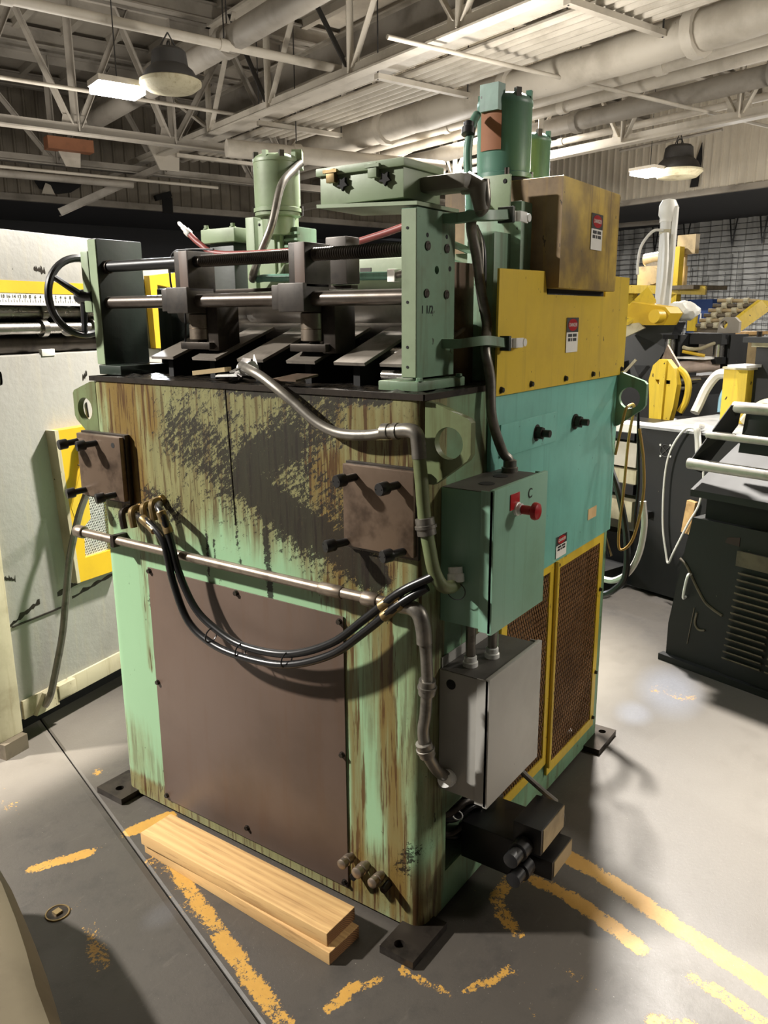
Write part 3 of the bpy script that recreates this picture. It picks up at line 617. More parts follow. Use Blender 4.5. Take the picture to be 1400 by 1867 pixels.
# foot plates with bolt holes
for x0, x1, y0, y1, h in ((-.105, .06, -.042, .058, (-.072, .02)), (-.07, .06, 1.13, 1.26, (-.03, 1.19)), (1.12, 1.30, -.06, .06, (1.26, -.02)), (1.12, 1.3, 1.13, 1.23, (1.26, 1.18))):
    obj('foot_plate', MB().plate([(x0, y0, .001), (x1, y0, .001), (x1, y1, .001), (x0, y1, .001)], (0, 0, .021), [circ((*h, .001), (1, 0, 0), (0, 1, 0), .014, 18)]), M['steel_dark'], MC, 'dark steel foot plate with a bolt hole')

# ---- right side: teal cover sheet, guards, mesh doors
obj('side_cover', MB().box(.30, 1.232, -.012, -.0005, .828, 1.374, .002), M['teal'], MC, 'teal sheet covering the upper right side')
ip = obj('inspection_cover', MB().box(.345, .70, -.0165, -.0125, 1.212, 1.298, .001), M['teal'], MC)
for x, z in ((.565, 1.252), (.848, 1.253)):
    o = obj('clamp_nut', MB().lathe([(.024, 0), (.024, .004)], (x, -.0125, z), (0, -1, 0), 18).cyl((x, -.016, z), (x, -.034, z), .0185, 6).cyl((x, -.034, z), (x, -.056, z), .0105, 12), M['steel_dark'], MC, 'heavy hex nut on a stud')
obj('sticker', MB().box(1.003, 1.078, -.0135, -.0122, .908, .945), flat('peeled_label_tan', (212, 178, 128), .6), MC, 'blank tan sticker', smooth=False)
def danger(cx, cz, y, bars, wdt=.086, hgt=.098):
    o = obj('danger_label', MB().box(cx-wdt/2, cx+wdt/2, y-.001, y, cz-hgt/2, cz+hgt/2), M['white'], MC, 'small DANGER label', smooth=False)
    zt = cz+hgt/2; hh = hgt*.42
    obj('label_header', MB().box(cx-wdt/2, cx+wdt/2, y-.0014, y-.001, zt-hh, zt), M['ink'], o, smooth=False)
    obj('red_oval', MB().plate([(cx+wdt*.40*math.cos(t), y-.0018, zt-hh/2+hh*.42*math.sin(t)) for t in np.linspace(0, 2*math.pi, 25)[:-1]], (0, .0004, 0)), M['red'], o, smooth=False)
    text('DANGER', wdt*.17, (cx, y-.0024, zt-hh/2), (1, 0, 0), (0, 0, 1), M['white'], o, thick=.0002)
    mb = MB(); z = zt-hh-hgt*.09
    for row in bars:
        x = cx-sum(row)*wdt/2-(len(row)-1)*.03*wdt
        for b in row: mb.box(x, x+b*wdt, y-.0014, y-.001, z-hgt*.045, z+hgt*.045); x += b*wdt+.06*wdt
        z -= hgt*.125
    obj('small_print', mb, M['ink'], o, smooth=False, kind='stuff')
yg = [(.305, -.02, 1.374), (1.246, -.02, 1.374), (1.250, -.02, 1.690), (1.03, -.02, 1.690), (1.03, -.02, 1.626), (.588, -.02, 1.624), (.570, -.02, 1.684), (.307, -.02, 1.680)]
g = obj('roll_guard', MB().plate(yg, (0, .006, 0)).box(1.244, 1.250, -.016, .12, 1.374, 1.69).box(1.05, 1.25, -.016, .12, 1.684, 1.69), M['yellow'], MC, 'yellow notched sheet guard', smooth=False)
for x, z in ((.33, 1.388), (.505, 1.391), (.738, 1.391), (.955, 1.391), (1.22, 1.392)): hexbolt(g, (x, -.02, z), (0, -1, 0), .007, .008, M['black'], 'screw')
danger(.784, .874, -.0135, [(.34, .34), (.24, .12, .26)], .08, .07)
danger(.772, 1.514, -.0215, [(.34, .34), (.2, .1, .3)])
gb = obj('gear_guard', MB().box(.585, 1.018, -.055, .30, 1.640, 1.922, .004), M['yellow_dirty'], MC, 'yellow box guard with one greasy brown face')
danger(.832, 1.80, -.0565, [(.34, .34), (.24, .12, .28)])
obj('greasy_face', MB().box(.5835, .585, -.0545, .299, 1.642, 1.920), paint('greasy_brown_yellow', (132, 108, 74), .5, (84, 66, 44), .9, 6, (160, 126, 44), .3, (60, 44, 24), .7), gb, 'greasy brown face', smooth=False)
obj('guard_slot', MB().box(.60, 1.02, -.018, -.010, 1.626, 1.640), M['void'], MC)

def mesh_door(x0, x1, z0, z1, label):
    b = .034; y = -.010
    d = obj('mesh_door', MB().plate(rect(x0, x1, z0, z1, y), (0, .008, 0), [rect(x0+b, x1-b, z0+b, z1-b, y)]), M['yellow'], MC, label, smooth=False)
    xi0, xi1, zi0, zi1 = x0+b, x1-b, z0+b, z1-b; w_, h_ = xi1-xi0, zi1-zi0; mb = MB(); p = .0150; k_ = .46
    for sgn in (1, -1):
        c = -h_*k_
        while c < w_+h_*k_:
            pts = []
            for zz in (0, h_):
                pts.append([c+sgn*(zz-h_/2)*k_+0, zz])
            (xa, za), (xb, zb) = pts
            # clip to the opening
            def clip(xa, za, xb, zb):
                t0, t1 = 0., 1.
                dx = xb-xa
                for lim, sg in ((0, 1), (w_, -1)):
                    q = (xa-lim)*sg; r_ = (xb-lim)*sg
                    if q < 0 and r_ < 0: return None
                    if q < 0: t0 = max(t0, q/(q-r_))
                    if r_ < 0: t1 = min(t1, q/(q-r_))
                return (t0, t1) if t1 > t0 else None
            cc = clip(xa, za, xb, zb)
            if cc: mb.bar((xi0+xa+(xb-xa)*cc[0], y+.004, zi0+za+(zb-za)*cc[0]), (xi0+xa+(xb-xa)*cc[1], y+.004, zi0+za+(zb-za)*cc[1]), .0022, .0022, (0, 1, 0))
            c += p
    obj('mesh_infill', mb, M['rust_mesh'], d, 'rusty expanded metal mesh', smooth=False, kind='stuff')
    return d
d1 = mesh_door(.395, .752, .135, .838, 'near yellow framed mesh door'); d2 = mesh_door(.758, 1.178, .085, .832, 'far yellow framed mesh door')
obj('core_face', MB().box(.42, 1.15, .03, .035, .11, .81), M['core'], MC, 'rusty brown core behind the mesh')
hg = obj('hinge_strip', MB().cyl((.755, -.016, .12), (.755, -.016, .83), .007, 8), M['yellow'], MC)
for x, z in ((1.165, .62), (1.168, .30), (1.165, .12), (.768, .815)): hexbolt(d2, (x, -.011, z), (0, -1, 0), .006, .008, M['black'], 'screw')

# ---- enclosures
def enclosure(name, x0, x1, z0, z1, dep, mat, topmat, label, dlabel):
    e = obj(name, MB().box(x0, x1-.004, -dep+.012, -.001, z0, z1, .003), mat, MC, label)
    obj('lid_top', MB().box(x0+.002, x1-.006, -dep+.014, -.003, z1, z1+.0012), topmat, e, smooth=False)
    dr = obj('door', MB().box(x0-.004, x1+.004, -dep-.004, -dep+.008, z0-.008, z1+.008, .002).box(x0-.004, x0-.001, -dep, -dep+.03, z0-.004, z1+.004).box(x1+.001, x1+.004, -dep, -dep+.03, z0-.004, z1+.004), mat, e, dlabel)
    obj('door_gasket', MB().box(x0+.004, x1-.008, -dep+.008, -dep+.012, z0+.004, z1-.004), M['void'], e, smooth=False)
    return e, dr
ge, gd_ = enclosure('control_box', .076, .358, .852, 1.182, .138, M['box_green'], M['dark_top'], 'green control box with a red stop button', 'green door with a handwritten C')
for x, y in ((.162, -.075), (.262, -.06)): obj('conduit_knockout', MB().cyl((x, y, 1.183), (x, y, 1.1845), .019, 18), M['void'], ge)
sb = obj('stop_button', MB().lathe([(.011, 0), (.011, .022), (.013, .024), (.0205, .028), (.0215, .034), (.019, .040), (.010, .044), (.001, .045)], (.185, -.158, 1.127), (0, -1, 0), 22), M['red'], ge, 'red mushroom emergency stop button')
obj('button_collar', MB().lathe([(.0165, 0), (.0165, .006), (.014, .007), (.014, .014)], (.185, -.142, 1.127), (0, -1, 0), 20), M['bright'], ge)
obj('legend_plate', MB().box(.150, .198, -.1445, -.142, 1.128, 1.166, .001), M['red'], ge, 'red legend plate')
text('C', .034, (.258, -.1432, 1.15), (1, 0, 0), (0, 0, 1), M['ink'], ge, thick=.0003)
gy, gyd = enclosure('junction_box', .076, .365, .396, .724, .138, M['grey_box'], M['dark_top'], 'grey steel junction box below the green one', 'plain grey door')
obj('mounting_flange', MB().box(.085, .35, -.004, -.001, .715, .752, .001), M['grey_box'], gy)
obj('knockout_hole', MB().cyl((.0745, -.035, .692), (.0755, -.035, .692), .013, 18), M['void'], gy)
for x, y in ((.135, -.055), (.212, -.075)):
    obj('conduit_nipple', MB().cyl((x, y, .72), (x, y, .856), .0125, 14), M['conduit'], MC)
    obj('conduit_bushing', MB().lathe([(.019, 0), (.019, .012), (.016, .014), (.016, .026), (.013, .028)], (x, y, .724), (0, 0, 1), 16), M['bright'], MC)
obj('green_cable', MB().cyl((.262, -.06, .725), (.262, -.06, .856), .006, 10), M['green_clean'], MC)
obj('drop_cable', MB().tube([(.31, -.09, .40), (.32, -.12, .36), (.36, -.16, .30), (.40, -.19, .25)], .008, 8), M['conduit'], MC)

# ---- conduits and hoses
def conduit(name, pts, r, mat, sub=6, label=None, ends=True, couple=()):
    o = obj(name, MB().tube(pts, r, 12, sub), mat, MC, label)
    P = catmull(pts, 6)
    for f in couple:
        i = min(int(f*(len(P)-2)), len(P)-2); d = (P[i+1]-P[i]).normalized()
        obj('coupling', MB().lathe([(r*1.05, -.02), (r*1.4, -.019), (r*1.4, -.004), (r*1.6, -.003), (r*1.6, .004), (r*1.4, .005), (r*1.4, .019), (r*1.05, .02)], P[i], d, 14), M['conduit'], o)
    return o
conduit('side_conduit', [(.20, -.03, 1.865), (.205, -.03, 1.81), (.243, .025, 1.782), (.283, .03, 1.705), (.309, .028, 1.616), (.315, .015, 1.545), (.258, -.012, 1.487), (.268, -.022, 1.42), (.266, -.03, 1.328), (.306, -.04, 1.24), (.325, -.05, 1.215), (.328, -.052, 1.188)], .0125, M['conduit'], 8, 'grey flexible conduit down to the control box')
obj('conduit_connector', MB().lathe([(.021, 0), (.021, .012), (.017, .014), (.017, .03), (.014, .032)], (.328, -.052, 1.183), (0, 0, 1), 16), M['conduit'], MC)
conduit('front_pipe', [(-.035, 1.25, .912), (-.035, .70, .912), (-.035, .25, .912), (-.035, .03, .915)], .0135, M['pipe_steel'], 1, 'bare steel pipe across the front', couple=())
for y, l, r in ((.245, .035, .0165), (1.262, .02, .02), (.125, .022, .018)): obj('pipe_coupling', MB().lathe([(r*.9, -l), (r, -l+.003), (r, l-.003), (r*.9, l)], (-.035, y, .9125), (0, 1, 0), 16), M['pipe_steel'], MC)
o = obj('pipe_clamp', MB().box(-.052, 0, 1.075, 1.092, .892, .93, .003), M['steel_dark'], MC)
obj('elbow', MB().tube([(-.035, .045, .915), (-.035, .01, .916), (-.035, -.012, .905), (-.033, -.022, .87), (-.031, -.024, .835)], .0185, 14, 5), M['conduit'], MC)
conduit('lower_conduit', [(-.031, -.024, .85), (-.027, -.027, .80), (-.022, -.027, .735), (-.018, -.02, .65), (-.018, -.014, .60), (-.012, -.02, .545), (.02, -.03, .485), (.06, -.032, .448), (.078, -.034, .436)], .0145, M['conduit'], 8, 'grey flexible conduit into the junction box', couple=(.28, .62))
obj('conduit_connector', MB().lathe([(.022, 0), (.022, .012), (.018, .014), (.018, .03)], (.073, -.034, .438), (-1, -.1, .25), 16), M['bright'], MC)
conduit('top_conduit', [(.05, .60, 1.445), (.0, .52, 1.438), (-.02, .46, 1.424), (-.03, .40, 1.397), (-.03, .345, 1.364), (-.03, .278, 1.323), (-.03, .212, 1.304), (-.03, .132, 1.306), (-.03, .062, 1.32)], .0125, M['conduit'], 8, 'flexible conduit sagging over the front edge')
obj('conduit_connector', MB().lathe([(.014, -.03), (.018, -.028), (.018, -.01), (.016, -.008), (.016, .0), (.019, .002), (.019, .014)], (-.03, .062, 1.32), (0, -1, .08), 16), M['conduit'], MC)
obj('elbow', MB().tube([(-.03, .055, 1.321), (-.03, .02, 1.325), (-.03, .0, 1.318), (-.028, -.004, 1.29), (-.028, -.006, 1.265)], .0165, 14, 5), M['conduit'], MC)
conduit('corner_conduit', [(-.028, -.005, 1.275), (-.028, -.013, 1.21), (-.028, -.02, 1.138), (-.028, -.034, 1.064), (-.025, -.046, 1.01), (-.01, -.058, .975), (.03, -.06, .962), (.07, -.05, .962)], .0155, M['olive'], 8, 'green painted conduit down the near corner', couple=(.36,))
obj('conduit_connector', MB().lathe([(.014, -.02), (.02, -.018), (.02, .0), (.017, .002), (.017, .016)], (.055, -.055, .985), (.2, .2, 1), 16), M['bright'], MC)
obj('tie_wire', MB().torus((.05, -.06, .945), (1, .2, .1), .022, .0012, 24, 5), M['black'], MC)
conduit('hydraulic_hose', [(-.03, .965, 1.005), (-.06, .93, 1.01), (-.07, .885, 1.005), (-.075, .816, .961), (-.075, .786, .845), (-.075, .735, .740), (-.075, .650, .694), (-.075, .534, .681), (-.07, .376, .694), (-.065, .228, .756), (-.06, .126, .838), (-.055, .039, .918), (-.03, -.03, .972)], .0105, M['rubber'], 8, 'lower black hydraulic hose')
conduit('hydraulic_hose', [(-.03, .875, 1.05), (-.06, .845, 1.05), (-.07, .815, 1.03), (-.065, .797, .964), (-.062, .774, .871), (-.062, .716, .777), (-.06, .636, .729), (-.06, .533, .705), (-.06, .374, .721), (-.06, .228, .786), (-.055, .125, .872), (-.05, .031, .953), (-.03, -.045, 1.0)], .0105, M['rubber'], 8, 'upper black hydraulic hose')
for a, b in (((-.068, .91, 1.012), (-.074, .835, .978)), ((-.07, .825, 1.045), (-.066, .803, .99)), ((-.057, .075, .885), (-.045, .005, .947)), ((-.053, .085, .907), (-.042, .012, .966))):
    obj('hose_ferrule', MB().lathe([(.011, 0), (.0135, .003), (.0135, .03), (.012, .033), (.0125, .05), (.0135, .052), (.0135, .066), (.009, .068)], a, Vector(b)-Vector(a), 14), M['brass'], MC)
for y, z in ((1.035, 1.0), (.99, 1.01), (.935, 1.03), (.895, 1.045)):
    obj('hose_elbow', MB().tube([(0, y, z+.01), (-.03, y, z+.012), (-.045, y-.004, z+.004), (-.048, y-.01, z-.02), (-.048, y-.014, z-.04)], .0105, 10, 5).cyl((-.001, y, z+.01), (-.014, y, z+.01), .0165, 6), M['brass'] if y < 1.02 else M['steel_dark'], MC, 'brass hose elbow' if y < 1.02 else 'dark hose elbow')
for x, y, z in ((-.069, .650, .712), (-.066, .374, .707), (-.066, .54, .692)): obj('hose_tie', MB().torus((x, y, z), (0, 1, .1), .021, .002, 18, 5), M['black'], MC)
for y, z, r in ((.222, .148, .0145), (.172, .143, .016), (.122, .135, .0145)):
    obj('quick_coupling', MB().lathe([(r*.75, 0), (r*.75, .012), (r, .013), (r, .03), (r*.8, .031), (r*.8, .036), (r*.95, .037), (r*.95, .052), (r*.6, .055)], (0, y, z), (-1, -.05, .12), 18), M['pipe_steel'], MC, 'zinc hydraulic quick coupling')
for y, z in ((.20, .112), (.10, .118)): obj('coupling_cap', MB().cyl((0, y, z), (-.03, y, z-.004), .010, 12), M['black'], MC)

# ---- upper frame: two end plates, rods, sliding guides, roll table
RP0, RP1 = .067, .107      # right end plate (Y)
LP0, LP1 = 1.207, 1.245    # left end plate
PX0, PX1 = .074, .242
rp = obj('end_plate', MB().plate([(PX0, RP0, 1.43), (PX1, RP0, 1.43), (PX1, RP0, 1.803), (PX0, RP0, 1.803)], (0, RP1-RP0, 0), [circ((.160, RP0, 1.673), (1, 0, 0), (0, 0, 1), .0095, 14)]), M['green'], MC, 'right green end plate', smooth=False)
for x, z, r in ((.118, 1.747, .005), (.203, 1.749, .005), (.219, 1.678, .006)): obj('bolt_hole', MB().cyl((x, RP0-.0008, z), (x, RP0+.001, z), r, 12), M['void'], rp)
for x, z, r in ((.118, 1.724, .0105), (.203, 1.723, .0105), (.114, 1.620, .010), (.203, 1.619, .0105)): obj('socket_screw', MB().lathe([(r, 0), (r, .002), (r*.6, .0025), (r*.55, -.001), (.001, -.001)], (x, RP0-.001, z), (0, -1, 0), 16), M['steel_dark'], rp)
text('1 1/2', .026, (.118, RP0-.001, 1.583), (1, 0, 0), (0, 0, 1), M['green_dark'], rp, thick=.0003)
obj('plate_edge', MB().box(PX0-.003, PX0, RP0+.001, RP1-.001, 1.432, 1.80), M['green_clean'], rp, 'pale olive front edge', smooth=False)
for z in (1.455, 1.50, 1.60, 1.76): obj('edge_screw', MB().cyl((PX0-.0038, .09, z), (PX0-.002, .09, z), .0035, 10), M['void'], rp)
obj('end_plate_foot', MB().box(.045, .262, .045, .155, 1.402, 1.424, .003), M['green'], MC).data.name
for x in (.06, .24): hexbolt(MC, (x, .05, 1.424), (0, 0, 1), .008, .008, M['green'])
lp = obj('end_plate', MB().box(PX0, PX1, LP0, LP1, 1.43, 1.803, .003), M['green_dark'], MC, 'left end plate, oily dark on its inner face')
obj('plate_edge', MB().box(PX0-.003, PX0, LP0+.001, LP1-.001, 1.432, 1.80), M['green_clean'], lp, 'pale green front edge')
obj('bearing_block', MB().box(PX0-.006, .20, LP1, LP1+.036, 1.588, 1.768, .004), M['green_clean'], MC)
obj('end_plate_foot', MB().box(.06, .26, 1.12, 1.225, 1.402, 1.43, .003), M['green_dark'], MC)
# handwheel on the left
hw = obj('handwheel', MB().torus((.085, 1.315, 1.636), (0, 1, 0), .115, .0115, 40, 10), M['black'], MC, 'black spoked handwheel')
for k in range(3):
    t = .5+k*2.094; obj('spoke', MB().tube([(.085, 1.305, 1.636), (.085+.113*math.cos(t), 1.313, 1.636+.113*math.sin(t))], [.012, .009], 8, 1), M['black'], hw)
obj('hub', MB().cyl((.085, 1.245, 1.636), (.085, 1.325, 1.636), .022, 16), M['black'], hw)
obj('wheel_grip', MB().lathe([(.008, 0), (.013, .01), (.014, .04), (.010, .055)], (.055, 1.325, 1.53), (0, 1, 0), 12), M['chrome'], hw)
# rods
prof = [(.0155, 0), (.0155, .42)]; h = .42
while h < 1.09: prof += [(.0165, h), (.0138, h+.0035)]; h += .007
prof += [(.0165, h), (.0165, 1.10)]
obj('lead_screw', MB().lathe([(r, l) for r, l in prof], (.105, 1.207, 1.722), (0, -1, -.003), 14), M['steel_dark'], MC, 'dark threaded adjusting screw')
obj('screw_sleeve', MB().cyl((.105, 1.205, 1.722), (.105, .80, 1.7208), .0162, 16), M['black'], MC)
obj('collar', MB().cyl((.105, 1.207, 1.722), (.105, 1.19, 1.722), .02, 16), M['steel_dark'], MC)
obj('guide_rod', MB().cyl((.105, 1.207, 1.617), (.105, .107, 1.613), .0185, 18), M['rod_steel'], MC, 'polished guide rod')
def guide(y, label):
    g = obj('guide_block', MB().box(.062, .165, y-.045, y+.04, 1.582, 1.652, .003).box(.066, .16, y+.035, y+.065, 1.588, 1.648, .002), M['steel_brown'], MC, label)
    obj('upright', MB().box(.072, .172, y-.045, y+.01, 1.64, 1.748, .003), M['steel_brown'], g)
    obj('clamp_strip', MB().box(.0715, .075, y-.043, y-.01, 1.585, 1.748, .001), M['brown_panel'], g)
    obj('edge_roller', MB().lathe([(.03, 0), (.035, .002), (.035, .03), (.0335, .031), (.035, .032), (.035, .070), (.03, .074)], (.142, y-.01, 1.508), (0, 0, 1), 24), M['pipe_steel'], g, 'steel edge guide roller')
    obj('roller_leg', MB().box(.13, .215, y-.088, y-.045, 1.478, 1.60, .003), M['steel_dark'], g)
    obj('roller_foot', MB().box(.112, .19, y-.07, y+.05, 1.482, 1.502, .003).cyl((.142, y-.01, 1.49), (.142, y-.01, 1.51), .014, 14), M['steel_dark'], g)
    hexbolt(g, (.0705, y-.028, 1.60), (-1, 0, 0), .004, .003, M['void'], 'pin_hole')
guide(.855, 'left sliding strip guide on the rods'); guide(.435, 'right sliding strip guide on the rods')
obj('rear_upright', MB().box(.25, .31, .40, .47, 1.655, 1.775, .004), M['steel_brown'], MC)
obj('rear_bar', MB().box(.27, .30, .40, 1.0, 1.642, 1.652, .001), M['steel_dark'], MC)
# slats of the tilted feed table
for y in (.974, .797, .618, .439, .281, .14):
    x0, z0, x1, z1, hw_ = .10, 1.452, .345, 1.534, .048
    mb = MB().plate([(x0, y-hw_, z0), (x0, y+hw_, z0), (x1, y+hw_, z1), (x1, y-hw_, z1)], (-.0025, 0, .0075))
    obj('table_slat', mb, M['slat'], MC, smooth=False)
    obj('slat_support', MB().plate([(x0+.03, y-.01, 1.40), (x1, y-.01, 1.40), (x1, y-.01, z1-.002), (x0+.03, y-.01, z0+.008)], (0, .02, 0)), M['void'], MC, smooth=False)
obj('pinch_roll', MB().lathe([(.02, 0), (.036, .004), (.036, .30), (.0348, .302), (.036, .304), (.036, .62), (.0348, .622), (.036, .624), (.036, .94), (.02, .944)], (.30, 1.09, 1.588), (0, -1, 0), 28), M['roll_steel'], MC, 'upper polished pinch roll')
obj('pinch_roll', MB().lathe([(.02, 0), (.034, .004), (.034, .94), (.02, .944)], (.385, 1.09, 1.540), (0, -1, 0), 28), M['roll_steel'], MC, 'lower polished pinch roll')
obj('roll_shaft', MB().cyl((.22, .32, 1.475), (.22, .11, 1.475), .018, 14), M['chrome'], MC)
obj('roll_shaft', MB().cyl((.13, .20, 1.43), (.13, .107, 1.43), .012, 12), M['chrome'], MC)
obj('bearing_housing', MB().box(.25, .40, .10, .125, 1.40, 1.70, .003), M['plate'], MC, 'oily brown bearing side plate')
obj('bearing_housing', MB().box(.43, .55, .06, .14, 1.40, 1.78, .004), M['green'], MC)
obj('bearing_housing', MB().box(.25, .52, 1.10, 1.16, 1.40, 1.66, .004), M['green_dark'], MC)
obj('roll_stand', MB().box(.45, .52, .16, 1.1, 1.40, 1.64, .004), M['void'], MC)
# rear gear frame: cross beam, gear columns and motors
xb = obj('cross_beam', MB().box(.50, .60, .12, .84, 1.62, 1.735, .004).plate([(.50, .84, 1.62), (.50, .84, 1.735), (.50, .93, 1.655), (.50, .93, 1.62)], (.1, 0, 0)), M['green_clean'], MC, 'mint green cross beam behind the rods')
obj('beam_plate', MB().box(.4985, .5, .50, .54, 1.685, 1.71), M['dark_top'], xb, smooth=False)
obj('beam_pipe', MB().tube([(.47, .93, 1.69), (.47, .9, 1.692), (.47, .40, 1.683)], .012, 10, 1), M['teal_motor'], MC)
obj('pipe_clip', MB().box(.452, .49, .385, .41, 1.665, 1.70, .002), M['bright'], MC)
conduit('beam_conduit', [(.47, .40, 1.683), (.45, .34, 1.69), (.42, .29, 1.71), (.38, .25, 1.75)], .010, M['conduit'], 6)
def motor(name, c, z0, z1, r, mat, label, tb, nameplate=False):
    cx, cy = c; L = z1-z0
    m = obj(name, MB().lathe([(r*.6, 0), (r*1.05, .002), (r*1.05, .014), (r*.98, .016), (r, .03), (r, L*.8), (r*1.02, L*.81), (r*1.02, L*.86), (r*.95, L*.9), (r*.8, L*.93), (r*.3, L*.94)], (cx, cy, z0), (0, 0, 1), 32), mat, MC, label)
    for k in range(8):
        t = k*math.pi/4+.2; d = Vector((math.cos(t), math.sin(t), 0)); p = Vector((cx, cy, 0))+d*r*.9
        obj('end_lug', MB().bar((p.x, p.y, z0+L*.86), (p.x, p.y, z0+L*.97), r*.2, r*.2, d), M['dark_top'] if k % 2 else mat, m)
    for k in range(4):
        t = k*math.pi/2+.6; p = Vector((cx+r*1.02*math.cos(t), cy+r*1.02*math.sin(t), z0-.008)); obj('mounting_bolt', MB().cyl(p, p+Vector((0, 0, .03)), .007, 8), M['steel_dark'], m)
    d = Vector((*tb, 0)).normalized(); sd = Vector((-d.y, d.x, 0))
    q = Vector((cx, cy, 0))+d*r*.98; e = q+d*r*.16
    obj('terminal_box', MB().plate([tuple(v+Vector((0, 0, z0+L*.72))) for v in (q-sd*r*.42-d*.02, q+sd*r*.42-d*.02, e+sd*r*.38, e-sd*r*.38)], (0, 0, L*.29)), mat, m, smooth=False)
    if nameplate:
        pd = Vector((-.80, -.60, 0)); u = Vector((.60, -.80, 0)); ps = []
        for k in range(9):
            a = -.42+.84*k/8; dv = pd*math.cos(a)+u*math.sin(a); ps.append(Vector((cx, cy, 0))+dv*(r+.002))
        pdir = Vector((-.97, .05, 0)); mb = MB(); rows = []
        for k in range(9):
            th = math.atan2(pdir.y, pdir.x)+(-.42+.84*k/8); dv = Vector((math.cos(th), math.sin(th), 0)); pp = Vector((cx, cy, 0))+dv*(r+.003)
            rows.append((mb.bm.verts.new((pp.x, pp.y, z0+L*.30)), mb.bm.verts.new((pp.x, pp.y, z0+L*.72))))
        for a, b in zip(rows, rows[1:]): mb.bm.faces.new((a[0], b[0], b[1], a[1]))
        obj('name_plate', mb, M['rust'], m, 'rusted illegible name plate')
    obj('bell_flange', MB().lathe([(r*.7, -.07), (r*.72, -.012), (r*1.0, -.010), (r*1.0, 0)], (cx, cy, z0), (0, 0, 1), 28), M['void'] if nameplate else mat, m)
    return m
motor('drive_motor', (.655, .155), 1.935, 2.165, .0745, M['teal_motor'], 'nearest and biggest teal drive motor', (-1, .06), True)
motor('drive_motor', (1.165, .325), 1.945, 2.17, .0745, M['teal_motor'], 'second teal drive motor half hidden behind', (0, 1))
motor('drive_motor', (.615, .962), 1.905, 2.095, .0755, M['green_clean'], 'left worn green drive motor', (.6, -.85))
gx = obj('gear_column', MB().box(.60, .70, .945, 1.03, 1.40, 1.90, .004), M['green_clean'], MC, 'pale green gear column under the left motor')
obj('gear_housing', MB().box(.62, .72, .885, .94, 1.40, 1.86, .004), M['green'], MC)
for z in (1.78, 1.80, 1.82, 1.84): obj('cooling_rib', MB().box(.612, .63, .882, .938, z-.004, z+.004), M['green'], MC)
fp = obj('gear_face_plate', MB().box(.592, .60, .962, 1.035, 1.60, 1.885, .002), M['green_clean'], MC)
for y, z in ((.97, 1.872), (1.027, 1.872), (1.02, 1.80)): hexbolt(fp, (.592, y, z), (-1, 0, 0), .004, .002, M['void'], 'bolt_hole')
obj('gear_guard_plate', MB().box(.60, .72, 1.06, 1.10, 1.55, 1.90, .003), M['green_clean'], MC)
lb = obj('cylinder_block', MB().box(.58, .70, 1.135, 1.30, 1.825, 1.872, .004), M['green_clean'], MC, 'green valve block behind the left end plate')
obj('block_stem', MB().box(.60, .68, 1.16, 1.28, 1.40, 1.825, .004), M['green_dark'], MC)
for x, y in ((.59, 1.15), (.59, 1.28), (.69, 1.15)): hexbolt(lb, (x, y, 1.872), (0, 0, 1), .009, .014, M['green_clean'])
rg = obj('gear_column', MB().box(.52, .60, .03, .20, 1.40, 1.86, .004), M['green'], MC, 'green gear column under the nearest teal motor')
o = obj('mounting_plate', MB().box(.50, .508, .055, .135, 1.835, 1.925, .002), M['green_clean'], MC, 'pale plate with two bolt holes')
for y in (.07, .12): hexbolt(o, (.50, y, 1.908), (-1, 0, 0), .005, .002, M['void'], 'bolt_hole')
obj('motor_bracket', MB().box(.60, .72, .08, .24, 1.74, 1.862, .004), M['green_dark'], MC)
obj('motor_bracket', MB().box(1.10, 1.24, .24, .42, 1.40, 1.875, .004), M['green_dark'], MC)
for k, (y, z) in enumerate(((.20, 1.74), (.22, 1.70), (.18, 1.66))): obj('guard_rib', MB().tube([(.42, .30, z+.05), (.43, y, z+.02), (.44, .10, z-.02)], .009, 8, 6), M['green'], MC)
conduit('hydraulic_line', [(.36, .09, 1.80), (.35, .06, 1.76), (.345, .05, 1.70), (.35, .055, 1.60)], .006, M['conduit'], 6)
conduit('hydraulic_line', [(.40, .10, 1.79), (.385, .07, 1.74), (.385, .065, 1.66), (.39, .07, 1.58)], .008, M['black'], 6)
conduit('motor_conduit', [(.56, .19, 2.092), (.52, .18, 2.06), (.50, .182, 1.99), (.49, .17, 1.90), (.44, .14, 1.83)], .0115, M['teal_motor'], 8, 'teal flexible conduit to the nearest motor')
obj('conduit_connector', MB().lathe([(.012, 0), (.018, .003), (.018, .02), (.014, .023), (.014, .035)], (.50, .182, 2.03), (.3, .1, 1), 14), M['black'], MC)
conduit('motor_conduit', [(.64, .88, 2.055), (.60, .875, 2.03), (.52, .86, 1.97), (.46, .85, 1.85), (.44, .88, 1.77), (.45, .93, 1.70), (.47, .95, 1.69)], .0125, M['conduit'], 8, 'grey green flexible conduit to the left motor')
conduit('air_hose', [(.33, .20, 1.82), (.35, .28, 1.800), (.35, .385, 1.778), (.35, .48, 1.765), (.36, .7, 1.757), (.35, .973, 1.764), (.35, 1.056, 1.796), (.35, 1.105, 1.83)], .009, M['red_hose'], 8, 'red air hose lying behind the screw')
obj('hose_coupler', MB().lathe([(.010, 0), (.012, .004), (.012, .02), (.008, .022), (.008, .04), (.006, .042), (.006, .06), (.003, .066)], (.35, 1.10, 1.827), (0, .7, .55), 12), M['bright'], MC)
conduit('guide_cable', [(.2, .84, 1.76), (.2, .95, 1.765), (.2, 1.02, 1.752), (.2, 1.03, 1.66), (.21, .99, 1.60), (.21, 1.0, 1.45)], .003, M['black'], 8, 'thin black cable loop beside the left guide')

